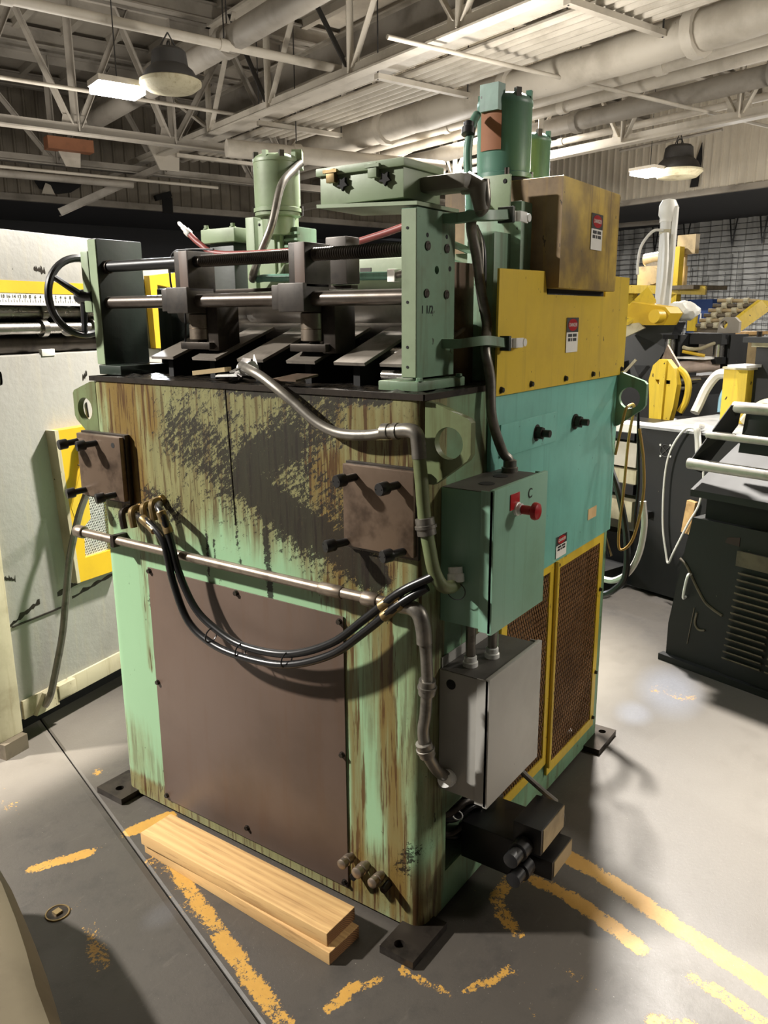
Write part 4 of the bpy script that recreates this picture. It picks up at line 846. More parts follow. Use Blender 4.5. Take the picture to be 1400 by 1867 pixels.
# latch arms that hold the yellow guard
for z, zz in ((1.792, 1.802), (1.509, 1.503)):
    a = obj('latch_arm', MB().tube([(.195, .075, z-.004), (.20, .03, z-.004), (.215, .0, z), (.25, -.018, z+.002), (.325, -.025, zz)], .0155, 4, 5), M['green'], MC, 'green arm holding the yellow guard')
    obj('arm_end', MB().box(.318, .330, -.045, -.005, zz-.018, zz+.018, .001), M['green_dark'], a)
    h_ = obj('hasp', MB().box(.33, .362, -.034, -.031, zz-.012, zz+.012, .001).box(.362, .40, -.044, -.040, zz-.012, zz+.012, .001).box(.36, .364, -.044, -.031, zz-.012, zz+.012).box(.40, .426, -.034, -.031, zz-.011, zz+.011, .001), M['bright'], a, 'bright zinc hasp')
    obj('padlock_pin', MB().cyl((.408, -.046, zz), (.408, -.03, zz), .010, 12), M['bright'], a)
# platform with the small terminal box and the cast hood on it
obj('shelf_plate', MB().plate([(.066, .062, 1.806), (.066, .345, 1.820), (.25, .345, 1.820), (.25, .062, 1.806)], (0, 0, .008)), M['green_clean'], MC, 'thin green shelf above the right end plate', smooth=False)
tb = obj('terminal_enclosure', MB().box(.078, .235, .105, .342, 1.826, 1.890, .002), M['green_clean'], MC, 'worn green terminal enclosure on the shelf')
obj('enclosure_lid', MB().box(.070, .240, .098, .349, 1.890, 1.908, .003), M['green_clean'], tb)
for y in (.298, .178):
    l = obj('lid_clamp', MB().box(.060, .074, y-.012, y+.012, 1.872, 1.902, .001).box(.058, .066, y-.02, y+.02, 1.893, 1.90), M['brass'] if y > .2 else M['green_clean'], tb)
    obj('clamp_knob', MB().plate([(.068, y-.028+.016*(1 if k % 2 else .55)*math.cos(k*math.pi/5+.3), 1.868+.016*(1 if k % 2 else .55)*math.sin(k*math.pi/5+.3)) for k in range(10)], (.008, 0, 0)), M['void'], tb, smooth=False)
hd = obj('conduit_hood', MB().box(.145, .215, -.012, .11, 1.842, 1.878, .012).tube([(.19, .01, 1.86), (.195, -.02, 1.848), (.20, -.025, 1.80)], [.026, .024, .016], 14, 1), M['hood_grey'], MC, 'grey cast conduit hood')

# opening low on the right side: hoses and solenoid valves
for i, (z, x) in enumerate(((.27, .16), (.235, .2), (.2, .18), (.25, .26), (.21, .3), (.17, .22))):
    conduit('recess_hose', [(x-.04, .07, z), (x, .02, z-.008), (x+.05, -.005, z+.012), (x+.11, -.015, z-.01)], .009, M['rubber'] if i % 2 else M['steel_dark'], 6)
obj('hose_clip', MB().torus((.19, .005, .25), (1, .3, 0), .014, .002, 14, 5), M['bright'], MC); obj('hose_clip', MB().torus((.22, .0, .205), (1, .3, 0), .014, .002, 14, 5), M['bright'], MC)
vb = obj('valve_manifold', MB().box(.20, .36, -.16, -.002, .12, .23, .004), M['black'], MC, 'dark solenoid valve cluster low on the right side')
for x0, x1, y0, y1, z0, z1 in ((.20, .345, -.235, -.155, .215, .29), (.245, .375, -.25, -.17, .12, .175)):
    v = obj('solenoid_valve', MB().box(x0, x1, y0, y1, z0, z1, .003), M['black'], vb)
    obj('valve_tag', MB().box(x0+.01, x1, y0-.002, y0, z0+.006, z1-.004), M['tan_mach'], v, 'tan stained tag', smooth=False)
for x, z in ((.145, .235), (.165, .165)): obj('solenoid_coil', MB().lathe([(.012, -.03), (.02, -.028), (.02, .01), (.026, .012), (.026, .05)], (x, -.19, z), (1, 0, 0), 16), M['black'], vb)
conduit('valve_cable', [(.345, -.2, .26), (.38, -.21, .25), (.40, -.215, .2), (.38, -.2, .14)], .004, M['rubber'], 6)

# ================================================================== the cream machine on the left
WU = Vector((.987, .161, 0)).normalized(); WN = Vector((-.161, .987, 0)).normalized(); W0 = Vector((0, 1.772, 0))
def L(s, off, z): return W0+WU*s+WN*off+Vector((0, 0, z))
WMX = Matrix.Translation(W0) @ Matrix(((WU.x, WN.x, 0), (WU.y, WN.y, 0), (0, 0, 1))).to_4x4()
def lbox(name, a, mat, parent, bev=.003, label=None, smooth=True): return obj(name, MB().box(*a, bev=bev, M=WMX), mat, parent, label, smooth)
wm = thing('roller_straightener', L(.3, .4, 0), 'large cream white machine with polished rolls and a numbered scale, left of the green one', 'machine')
lbox('body', (-.03, 1.02, 0, .9, .10, 1.444), M['white_mach'], wm, .004)
lbox('end_column', (-.14, -.034, -.012, .9, .06, .93), M['cream'], wm, .004)
lbox('end_column_upper', (-.12, -.034, .004, .9, .93, 1.444), M['white_mach'], wm, .004)
lbox('base_strip', (-.02, 1.02, -.010, .0, .10, .175), M['cream'], wm, .002, 'dirty cream base strip')
lbox('skid', (-.1, .98, .10, .9, .0, .10), M['black'], wm, .002)
lbox('upper_beam', (-.10, .700, 0, .35, 1.622, 1.872), M['white_mach'], wm, .004)
lbox('yellow_band', (-.099, .699, -.0015, .0, 1.660, 1.702), M['yellow_far'], wm, 0, 'yellow stripe above the scale', False)
lbox('scale_strip', (-.099, .699, -.0013, .0, 1.618, 1.657), M['white'], wm, 0, 'white scale strip with numbers', False)
for k in range(-17, 17):
    n = abs(k)*2; s_ = .312+k*.0232
    if s_ < .69: text(str(n), .017, L(s_, -.0022, 1.648), WU, (0, 0, 1), M['ink'], wm, thick=.0002)
tk = MB()
for k in range(-34, 33): tk.box(.312+k*.0116-.0006, .312+k*.0116+.0006, -.0019, -.0012, 1.628, 1.640 if k % 2 == 0 else 1.635, M=WMX)
obj('scale_ticks', tk, M['ink'], wm, smooth=False, kind='stuff')
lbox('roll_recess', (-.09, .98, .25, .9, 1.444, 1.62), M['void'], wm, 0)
for off, z, r, cs, e in ((.07, 1.593, .023, (.305, .50), .78), (.045, 1.537, .022, (.285, .535), .78)):
    rl = obj('straightening_roll', MB().cyl(L(-.1, off, z), L(e, off, z), r, 24), M['chrome'], wm, 'polished steel roll')
    for c in cs: obj('roll_collar', MB().lathe([(r, 0), (r*1.5, .001), (r*1.5, .026), (r, .027)], L(c, off, z), WU, 24), M['chrome'], rl)
obj('drive_roll', MB().cyl(L(-.1, .09, 1.478), L(.9, .09, 1.478), .034, 24), M['steel_dark'], wm, 'dark lower roll')
lbox('label_tab', (.245, .305, -.003, .012, 1.437, 1.462), M['white'], wm, .001)
lbox('end_housing', (.72, 1.0, .02, .35, 1.444, 1.80), M['white_mach'], wm, .004)
hole = [L(.885, -.02, 1.47), L(.94, -.02, 1.47), L(.975, -.02, 1.70), L(.875, -.02, 1.71)]
obj('yellow_frame', MB().plate([L(.84, -.02, 1.445), L(.99, -.02, 1.445), L(1.0, -.02, 1.765), L(.83, -.02, 1.745)], WN*.03, [hole]), M['yellow_far'], wm, 'bright yellow guard frame seen between the green posts', smooth=False)
obj('cream_strut', MB().bar(L(.88, -.005, 1.44), L(.98, -.005, 1.60), .03, .02, WN), M['cream'], wm, smooth=False)
lbox('port_hole', (.02, .058, -.002, .004, 1.345, 1.395), M['void'], wm, .012)
yg2 = obj('mesh_guard', MB().plate([L(.226, -.045, 1.165), L(.52, -.045, 1.165), L(.52, -.045, .552), L(.262, -.045, .560)], WN*.045, [[L(.335, -.045, .985), L(.47, -.045, .985), L(.47, -.045, .645), L(.315, -.045, .650)]]), M['yellow_far'], wm, 'yellow guard with a mesh window on the cream machine', smooth=False)
obj('guard_gusset', MB().plate([L(.27, -.046, .86), L(.36, -.046, 1.06), L(.36, -.046, .80), L(.30, -.046, .76)], WN*.001), M['yellow'], yg2, smooth=False)
obj('guard_edge', MB().plate([L(.2255, -.047, 1.166), L(.243, -.047, 1.166), L(.277, -.047, .5595), L(.261, -.047, .5595)], WN*.047), M['cream'], yg2, smooth=False)
mm = MB(); o_ = L(.31, -.03, .64)
for sg in (1, -1):
    c = -.09
    while c < .26:
        n_ = 0; za, zb = 0., .345; xa, xb = c-sg*.07, c+sg*.07
        t0 = max([0.]+[(lim-xa)/(xb-xa) for lim in (0., .165) if (lim-xa)*(lim-xb) < 0 and ((xa < 0 and lim == 0) or (xa > .165 and lim == .165))])
        t1 = min([1.]+[(lim-xa)/(xb-xa) for lim in (0., .165) if (lim-xa)*(lim-xb) < 0 and ((xb < 0 and lim == 0) or (xb > .165 and lim == .165))])
        if t1 > t0 and not (max(xa, xb) < 0 or min(xa, xb) > .165):
            q = lambda t: o_+WU*(xa+(xb-xa)*t)+Vector((0, 0, za+(zb-za)*t)); mm.bar(q(t0), q(t1), .0018, .0018, WN)
        c += .0085
obj('mesh_infill', mm, M['bright'], yg2, 'bright expanded metal mesh', smooth=False, kind='stuff')
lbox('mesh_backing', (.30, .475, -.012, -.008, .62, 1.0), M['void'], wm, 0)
lbox('anchor_bracket', (.13, .215, -.035, -.01, .12, .175), M['cream'], wm, .002)
obj('anchor_lug', MB().plate([L(.02, -.03, .10), L(.13, -.03, .10), L(.12, -.03, .19), L(.07, -.03, .17)], WN*.02, [[v for v in circ(L(.07, -.03, .125), WU, (0, 0, 1), .014, 12)]]), M['cream'], wm, smooth=False)
lbox('weld_bead', (-.02, .22, -.006, .0, .468, .474), M['steel_dark'], wm, .001)
def scrape(s0, s1, z0, z1, seed):
    r_ = random.Random(seed); n_ = 14; up = []; dn = []
    for k in range(n_+1):
        f = k/n_; z = z0+(z1-z0)*f; wd = .004+.016*r_.random()**2; up.append(L(s0+(s1-s0)*f, -.0008, z+wd)); dn.append(L(s0+(s1-s0)*f, -.0008, z-.6*wd*r_.random()-.002))
    obj('paint_scrape', MB().plate(up+dn[::-1], WN*.0007), M['steel_dark'], wm, 'dark scraped paint', smooth=False)
scrape(-.03, .115, .475, .525, 3); scrape(.20, .40, .525, .555, 5); scrape(.27, .55, .490, .530, 9); scrape(.30, .56, .545, .56, 11); scrape(-.03, .02, .66, .64, 14); scrape(.43, .455, 1.34, 1.36, 17); scrape(.25, .30, 1.745, 1.735, 21)
obj('hook_arrow', MB().bar(L(.435, -.003, 1.25), L(.44, -.003, 1.19), .004, .004), M['ink'], wm, smooth=False)
obj('leg_foot', MB().bar(L(-.14, -.01, .03), L(-.04, -.01, .03), .06, .06), M['louvre'], wm, smooth=False)
cb = obj('power_cable', MB().tube([L(.322, -.09, 1.0), L(.305, -.10, .93), L(.258, -.10, .853), L(.215, -.10, .76), L(.193, -.09, .671), L(.165, -.08, .52), L(.145, -.07, .40), L(.115, -.06, .29), L(.075, -.05, .17), L(.06, -.03, .125)], .0135, 10, 8), M['conduit'], wm, 'grey brown cable down the cream machine')
obj('tape_wrap', MB().lathe([(.016, 0), (.022, .01), (.023, .04), (.019, .055), (.025, .07), (.022, .10), (.012, .11)], L(.312, -.095, .95), L(.345, -.085, 1.05)-L(.312, -.095, .95), 12), M['white'], cb, 'white tape wrap')
obj('zip_tie', MB().cyl(L(.335, -.11, 1.02), L(.225, -.15, 1.045), .0025, 6), M['black'], cb)
obj('dark_plug', MB().bar(L(.345, -.07, 1.05), L(.355, -.06, 1.13), .03, .02), M['void'], cb, smooth=False)

# near left: corner of another cream machine close to the lens
fg = thing('machine_base', (-1.1, .4, 0), 'dull beige machine base cut off at the lower left corner', 'machine')
mb = MB(); outl = [(-1.9, 1.25), (-.80, 1.22), (-.63, 1.06), (-.615, .90), (-.66, .72), (-.705, .58), (-.745, .47), (-.79, .36), (-.83, .25), (-.90, .05), (-1.9, .05)]
lev = [(.06, 0), (.20, .0), (.26, .012), (.295, .035), (.31, .075)]; rows = []
cx, cy = -1.3, .6
for z, ins in lev:
    row = []
    for x, y in outl:
        d = Vector((x-cx, y-cy)); q = Vector((x, y))-d.normalized()*ins; row.append(mb.bm.verts.new((q.x, q.y, z)))
    rows.append(row)
for a, b in zip(rows, rows[1:]):
    for k in range(len(outl)): mb.bm.faces.new((a[k], a[(k+1) % len(outl)], b[(k+1) % len(outl)], b[k]))
mb.bm.faces.new(rows[-1]); mb.bm.faces.new(rows[0][::-1])
obj('base_casting', mb, paint('shaded_beige_casting', (104, 95, 76), .55, (74, 66, 50), .5, 5, None, .3, (40, 36, 30), .72), fg)  # beige darkened in the material to stand for shade on this casting
obj('base_foot', MB().box(-1.8, -.86, .12, 1.1, .0, .06), M['steel_dark'], fg)

# ================================================================== loose things near the machine
def plank(label, cx, cy, L_, w_, z, th, ang):
    t = thing('wooden_plank', (cx, cy, z), label, 'plank', 'stacked planks by the machine')
    R = Matrix.Translation((cx, cy, z)) @ Matrix.Rotation(ang, 4, 'Z')
    obj('board', MB().box(-w_/2, w_/2, -L_/2, L_/2, 0, th, .002, R), M['wood'], t)
    for s in (-1, 1): obj('end_grain', MB().box(-w_/2+.002, w_/2-.002, s*L_/2-(.0006 if s < 0 else 0), s*L_/2+(.0006 if s > 0 else 0), .002, th-.002, M=R), M['endgrain'], t, 'darker end grain with growth rings', smooth=False)
plank('pine plank lying on the floor under another plank, along the front of the green machine', -.138, .502, .735, .118, .0, .036, -.035)
plank('upper pine plank of the two stacked along the front of the green machine', -.138, .512, .716, .116, .0365, .038, -.002)
t = thing('floor_drain', (-.487, .859, 0), 'round brass floor drain plug in the dark floor at lower left', 'drain')
obj('ring', MB().torus((-.487, .859, .001), (0, 0, 1), .030, .003, 28, 6), M['brass'], t)
obj('cap', MB().cyl((-.487, .859, .0005), (-.487, .859, .002), .028, 24), M['steel_dark'], t)
obj('square_nut', MB().cyl((-.487, .859, .002), (-.487, .859, .008), .014, 4), M['brass'], t)
def scrapplate(name, label, cat, pts, vec, mat, holes=()): return tag(obj(name, MB().plate(pts, vec, holes), mat, smooth=False), label, cat)
t = thing('slotted_bracket', (.06, .625, 1.41), 'small dark slotted steel bracket standing on the sludge on top', 'bracket')
obj('bracket_plate', MB().plate([(.05, .645, 1.406), (.05, .612, 1.406), (.085, .598, 1.462), (.085, .631, 1.464)], (.010, .004, -.004), [[(.06, .630, 1.423), (.06, .620, 1.423), (.078, .613, 1.45), (.078, .622, 1.451)]]), M['steel_brown'], t, smooth=False)
scrapplate('metal_offcut', 'thin bright metal offcut lying by the slotted bracket', 'scrap', [(.01, .66, 1.416), (.03, .60, 1.418), (.07, .64, 1.42), (.06, .70, 1.417)], (0, .001, .003), M['bright'])
scrapplate('wood_chip', 'short tan wooden chip lying on the dark top left of the bracket', 'scrap', [(.025, .765, 1.416), (.06, .765, 1.416), (.07, .66, 1.428), (.045, .66, 1.428)], (0, .001, .012), M['tan_mach'])
scrapplate('steel_strip', 'flat brown steel strip lying on the sludge under the slats', 'scrap', [(.012, .46, 1.414), (.012, .38, 1.414), (.075, .36, 1.425), (.075, .43, 1.425)], (0, 0, .005), M['plate'])
t = thing('cable_gland', (.06, .57, 1.415), 'loose zinc conduit end with bent strap lying on the top deck', 'fitting')
obj('gland_body', MB().lathe([(.012, 0), (.019, .002), (.019, .014), (.015, .016), (.015, .035), (.02, .037), (.02, .05)], (.055, .605, 1.437), (-.2, -.9, .05), 14), M['bright'], t)
obj('strap', MB().bar((.03, .62, 1.43), (.02, .545, 1.452), .012, .004), M['conduit'], t, smooth=False)
obj('torn_tag', MB().plate([(.05, .56, 1.455), (.05, .545, 1.45), (.06, .565, 1.475)], (.002, 0, 0)), M['white'], t, smooth=False)

def loop(name, label, pts, r, mat, cat='cord'): return tag(obj(name, MB().tube(pts, r, 8, 8), mat), label, cat)
loop('hanging_cord', 'tan yellow cord looped through the far lifting lug and hanging down', [(1.215, -.02, 1.10), (1.19, -.05, 1.24), (1.20, -.057, 1.268), (1.26, -.06, 1.262), (1.27, -.045, 1.15), (1.26, -.042, .96), (1.25, -.038, .80), (1.25, -.05, .752), (1.25, -.09, .80), (1.25, -.115, .95), (1.25, -.108, 1.08), (1.255, -.085, 1.19)], .005, M['cord'])
loop('hanging_cord', 'black cord hanging beside the tan one at the far lifting lug', [(1.26, -.075, 1.26), (1.265, -.08, 1.15), (1.27, -.09, 1.0), (1.275, -.085, .86), (1.28, -.09, .80)], .005, M['rubber'])
loop('hydraulic_hose', 'dark hose hanging down behind the far edge of the green machine', [(1.40, .09, 1.10), (1.40, .06, 1.02), (1.40, .02, .92), (1.40, -.019, .76), (1.40, -.024, .61), (1.41, .02, .54), (1.43, .08, .50)], .013, M['rubber'], 'hose')
loop('hydraulic_hose', 'white taped hose curving low behind the green machine', [(1.42, -.065, .90), (1.42, -.076, .81), (1.42, -.064, .70), (1.42, -.03, .62), (1.44, .03, .57), (1.46, .09, .56)], .012, M['hose_white'], 'hose')

# pale machine glimpsed through the gap on the right
t = thing('press_feeder', W(1.25, 2.45, 0), 'pale machine with black rails glimpsed between green side and black cabinet', 'machine')
def bbox(name, a0, a1, b0, b1, z0, z1, mat, parent, label=None): return slabbox(name, a0, a1, b0, b1, z0, z1, mat, None, parent) if not label else tag(slabbox(name, a0, a1, b0, b1, z0, z1, mat, None, parent), label)
bbox('frame', 1.38, 2.6, 2.75, 3.4, .72, .86, M['rod_white'], t); bbox('top_rail', 1.38, 2.6, 2.72, 3.4, .88, .92, M['black'], t); bbox('bed', 1.38, 2.6, 2.74, 2.9, .92, .965, M['white'], t)
bbox('lower_frame', 1.38, 2.6, 2.8, 3.4, .0, .30, M['blackpaint'], t); bbox('pump_tray', 1.39, 1.9, 2.35, 2.75, .10, .14, M['blackpaint'], t); bbox('tray_plate', 1.42, 1.55, 2.35, 2.5, .14, .15, M['white'], t)
bbox('mid_rail', 1.38, 2.6, 2.76, 3.5, .62, .70, M['cream'], t); bbox('under_rail', 1.38, 2.6, 2.74, 3.5, .56, .62, M['black'], t); bbox('white_panel', 1.38, 2.5, 2.74, 2.9, .40, .52, M['cream'], t); bbox('leg_panel', 1.38, 2.5, 2.9, 3.0, .14, .40, M['rod_grey'], t)
obj('pump', MB().lathe([(.05, 0), (.08, .03), (.08, .16), (.06, .2), (.03, .24)], W(1.5, 2.5, .15), (0, 0, 1), 18), M['steel_dark'], t)
for k, (z, b) in enumerate(((.45, 2.42), (.52, 2.4), (.4, 2.38))): obj('feed_hose', MB().tube([W(1.62, b, .2), W(1.50, b-.02, z), W(1.42, b+.05, z+.02), W(1.36, b+.12, .24)], .012, 8, 6), M['rubber'] if k else M['brass'], t)

# ---- black cabinet
t = thing('black_cabinet', W(.6, 3.3, 0), 'black cabinet with a worn pale top and a round fan guard on its face', 'cabinet')
bbox('cabinet_body', -.4, 1.35, 2.745, 3.75, .02, .955, M['blackpaint'], t)
obj('cabinet_top', MB().plate([W(-.4, 2.735, .955), W(1.37, 2.735, .955), W(1.37, 3.75, .955), W(-.4, 3.75, .955)], (0, 0, .014)), paint('worn_grey_top', (150, 150, 150), .4, (96, 96, 96), .6, 8), t, 'worn pale top', smooth=False)
f_ = obj('fan_guard', MB().torus(W(1.19, 2.742, .845), B3, .033, .003, 24, 5), M['dark_brace'], t)
for k in range(4): c = W(1.19+.044*math.cos(k*1.5708+.7), 2.745, .845+.044*math.sin(k*1.5708+.7)); obj('fan_screw', MB().cyl(c, c-B3*.006, .006, 8), M['bright'], f_)
for k in range(2):
    d = Vector((0, 0, 1)) if k else A3
    v = (A3*math.cos(.8+k*1.57)+Vector((0, 0, 1))*math.sin(.8+k*1.57))*.032; c = W(1.19, 2.741, .845); obj('fan_spoke', MB().bar(c-v, c+v, .004, .003), M['dark_brace'], f_, smooth=False)
obj('door_latch', MB().bar(W(1.285, 2.735, .475), W(1.24, 2.72, .475), .03, .035).cyl(W(1.29, 2.735, .47), W(1.29, 2.735, .40), .012, 8), M['black'], t)
loop('hanging_cord', 'thin white cord hanging in a long loop on the black cabinet', [W(.98, 2.72, .985), W(1.06, 2.71, .98), W(1.13, 2.70, .86), W(1.155, 2.70, .70), W(1.145, 2.70, .45), W(1.11, 2.70, .28), W(1.085, 2.69, .235), W(1.05, 2.68, .31), W(.98, 2.68, .48), W(.925, 2.68, .60), W(.92, 2.69, .74), W(.95, 2.70, .87), W(.985, 2.72, .985)], .006, M['hose_white'])
t = thing('wood_block', W(1.02, 2.70, .44), 'short pale wood block wedged against the black cabinet', 'block')
obj('block', MB().bar(W(1.005, 2.715, .42), W(.985, 2.715, .60), .05, .03, B3), M['wood'], t, smooth=False)

# ---- nearer black machine with louvres and a slanted tubular tray
t = thing('black_slitter', W(.2, 2.4, 0), 'black machine with dusty louvres and a slanted tubular tray at the right edge', 'machine')
P = [(.64, .03), (.64, .18), (.585, .56), (.56, .70), (-.6, .70), (-.6, .03)]
obj('lower_body', MB().plate([W(a, 2.03, z) for a, z in P], B3*.6), M['blackpaint'], t, smooth=False)
bbox('recess', -.6, .52, 2.06, 2.6, .70, .80, M['void'], t)
bbox('mid_body', -.6, .545, 2.22, 2.62, .70, .93, M['blackpaint'], t)
obj('tray_bottom', MB().plate([W(.565, 2.0, .80), W(-.6, 2.0, .80), W(-.6, 2.34, .97), W(.555, 2.34, .97)], (0, 0, .03)), M['blackpaint'], t, smooth=False)
obj('tray_side', MB().plate([W(.572, 1.98, .93), W(.560, 1.98, .965), W(.425, 2.02, 1.205), W(.40, 2.06, 1.205), W(.41, 2.06, 1.12), W(.545, 2.04, .90)], B3*.02+A3*.014), M['blackpaint'], t, 'slanted black side arm', smooth=False)
for a0, b0, z, r in ((.575, 1.985, .945, .024), (.515, 2.01, 1.075, .017), (.43, 2.05, 1.195, .024)):
    obj('tray_tube', MB().cyl(W(a0, b0, z), W(-.6, b0, z), r, 14), M['roll_steel'], t, 'bright steel tray tube')
obj('tray_back', MB().plate([W(.42, 2.10, 1.0), W(-.6, 2.10, 1.0), W(-.6, 2.10, 1.19), W(.40, 2.10, 1.19)], B3*.012), M['blackpaint'], t, smooth=False)
lf = obj('louvre_panel', MB().plate([W(.365, 2.024, .03), W(.365, 2.024, .10), W(.31, 2.024, .60), W(-.6, 2.024, .60), W(-.6, 2.024, .03)], B3*.005), M['blackpaint'], t, smooth=False)
bbox('louvre_head', -.3, .335, 2.012, 2.022, .535, .60, M['louvre'], lf)
for k in range(14):
    z = .10+k*.0305
    for a1 in (.362-.09*z, .17-.09*z): obj('louvre', MB().plate([W(a1, 2.020, z), W(a1-.17, 2.020, z), W(a1-.17, 2.004, z+.010), W(a1, 2.004, z+.010)], (0, 0, .006)), M['louvre'], lf, smooth=False)
obj('pull_handle', MB().tube([W(.545, 2.028, .44), W(.545, 2.005, .44), W(.553, 2.0, .385), W(.56, 2.005, .33), W(.56, 2.028, .33)], .006, 8, 5), M['bright'], t)
obj('paint_scuff', MB().tube([W(.606, 2.027, .50), W(.57, 2.027, .475), W(.52, 2.027, .40), W(.47, 2.027, .335), W(.43, 2.027, .31), W(.38, 2.027, .292)], .006, 6, 4), M['louvre'], t)
obj('paint_scuff', MB().tube([W(.50, 2.027, .27), W(.505, 2.027, .22), W(.485, 2.027, .195), W(.455, 2.027, .20)], .005, 6, 4).cyl(W(.515, 2.028, .29), W(.535, 2.028, .11), .002, 6), M['louvre'], t)
bbox('toe_ledge', -.6, .66, 2.0, 2.04, .0, .03, M['blackpaint'], t)
obj('red_decal', MB().plate([W(.40, 2.0275, .62), W(.335, 2.0275, .615), W(.335, 2.0275, .655), W(.39, 2.0275, .645)], B3*.002), flat('dark_red_print', (48, 14, 14), .5), t, smooth=False)

# ---- yellow pieces and machines further back on the right
t = thing('coil_shield', W(1.72, 3.5, 0), 'rusty yellow curved coil shield with a slot, standing behind the black cabinet', 'guard')
sh = [(1.81, 1.03), (1.825, 1.16), (1.80, 1.255), (1.755, 1.295), (1.70, 1.295), (1.645, 1.24), (1.615, 1.14), (1.63, 1.0), (1.66, .87), (1.80, .87)]
obj('shield_plate', MB().plate([W(a, 3.46, z) for a, z in sh], B3*.05, [[W(1.755, 3.46, 1.135), W(1.665, 3.46, 1.14), W(1.665, 3.46, 1.165), W(1.775, 3.46, 1.165)]]), M['yellow'], t, smooth=False)
obj('shield_fold', MB().plate([W(1.735, 3.455, .87), W(1.70, 3.44, .87), W(1.69, 3.44, 1.29), W(1.745, 3.455, 1.295)], B3*.02), M['yellow'], t, smooth=False)
obj('shield_rim', MB().tube([W(1.655, 3.52, 1.24), W(1.615, 3.54, 1.2), W(1.59, 3.55, 1.13), W(1.60, 3.55, 1.03), W(1.63, 3.54, .96)], .022, 8, 6), M['yellow'], t)
obj('shield_stand', MB().plate([W(1.82, 3.52, .0), W(1.64, 3.52, 0), W(1.64, 3.52, .9), W(1.80, 3.52, .9)], B3*.3), M['black'], t, smooth=False)
obj('peak_plate', MB().plate([W(2.02, 3.84, 1.2), W(1.87, 3.90, 1.2), W(1.985, 3.88, 1.37)], B3*.02), M['plate'], t, 'brown triangular peak', smooth=False)
t = thing('pallet_decoiler', W(2.4, 4.3, 0), 'yellow capped decoiler with a big black loop panel behind the yellow guard', 'machine')
obj('black_panel', MB().plate([W(2.62, 4.15, 1.50), W(2.20, 4.30, 1.52), W(2.26, 4.28, 1.33), W(2.35, 4.22, 1.12), W(2.62, 4.12, 1.08)], B3*.12), M['black'], t, 'flat black panel', smooth=False)
obj('decoiler_stand', MB().plate([W(2.62, 4.15, 0), W(2.3, 4.22, 0), W(2.3, 4.22, 1.2), W(2.62, 4.15, 1.2)], B3*.2), M['black'], t, smooth=False)
obj('yellow_arm', MB().plate([W(2.50, 3.96, 1.51), W(2.43, 4.0, 1.59), W(2.40, 4.02, 1.665), W(2.20, 4.14, 1.63), W(2.165, 4.16, 1.585), W(2.20, 4.14, 1.50), W(2.30, 4.08, 1.50)], B3*.16), M['yellow_far'], t, 'yellow arm with a round boss', smooth=False)
obj('round_boss', MB().cyl(W(2.225, 4.13, 1.565), W(2.225, 4.05, 1.565), .048, 24), M['yellow_far'], t)
obj('cover_sheet', MB().plate([W(2.50, 3.94, 1.52), W(2.40, 3.99, 1.50), W(2.32, 4.20, 1.66), W(2.40, 4.2, 1.76)], (0, 0, .02)), M['yellow'], t, smooth=False)
obj('cover_back', MB().plate([W(2.50, 3.94, 1.50), W(2.42, 3.94, 1.40), W(2.30, 4.05, 1.48), W(2.40, 4.05, 1.56)], B3*.02), M['cream'], t, smooth=False)
obj('reel_disc', MB().lathe([(.20, 0), (.205, .01), (.205, .03), (.02, .04)], W(2.75, 4.45, 1.20), -B3, 36), M['yellow_far'], t, 'yellow round reel disc')
obj('reel_flap', MB().plate([W(2.60, 4.08, 1.22), W(2.51, 4.08, 1.26), W(2.48, 4.08, 1.13), W(2.58, 4.08, 1.12)], B3*.02), M['louvre'], t, smooth=False)
obj('tie_bar', MB().bar(W(2.46, 4.02, 1.12), W(2.36, 4.06, 1.25), .02, .02), M['cream'], t, smooth=False)
t = thing('white_stack_pipe', W(2.48, 4.5, 0), 'tall white pipe with a capped slanted end rising above the yellow arm', 'pipe')
obj('pipe', MB().cyl(W(2.45, 4.46, 0), W(2.53, 4.58, 2.32), .052, 18), M['hose_white'], t)
obj('cap', MB().lathe([(.05, -.04), (.058, -.03), (.058, .0), (.07, .02), (.07, .09), (.05, .13), (.01, .14)], W(2.532, 4.582, 2.30), (.05, .0, 1), 18), M['white'], t)
obj('side_channel', MB().bar(W(2.40, 4.46, 1.3), W(2.475, 4.6, 2.38), .03, .05), M['hose_white'], t, smooth=False)
obj('pipe_strap', MB().cyl(W(2.525, 4.573, 2.18), W(2.526, 4.574, 2.21), .056, 18), M['cream'], t)
loop('white_hose', 'thin white hose arching off the side of the tall white pipe', [W(2.52, 4.52, 2.205), W(2.57, 4.46, 2.20), W(2.62, 4.40, 2.10), W(2.63, 4.38, 1.98), W(2.62, 4.37, 1.88)], .011, M['hose_white'], 'hose')
loop('white_hose', 'thick white hose running down the front of the tall white pipe', [W(2.48, 4.49, 2.18), W(2.46, 4.48, 2.05), W(2.43, 4.44, 1.85), W(2.43, 4.42, 1.65), W(2.45, 4.42, 1.4)], .026, M['hose_white'], 'hose')
t = thing('plastic_bag', W(2.25, 4.35, 1.6), 'small crumpled white plastic sheet behind the yellow arm', 'sheet')
mb = MB(); bmesh.ops.create_icosphere(mb.bm, subdivisions=3, radius=.12)
for v in mb.bm.verts: v.co = Vector(W(2.235, 4.42, 1.60))+Vector((v.co.x, v.co.y, v.co.z*.6))*(1+.16*math.sin(v.co.x*60)*math.cos(v.co.y*47))
obj('sheet', mb, M['white'], t)

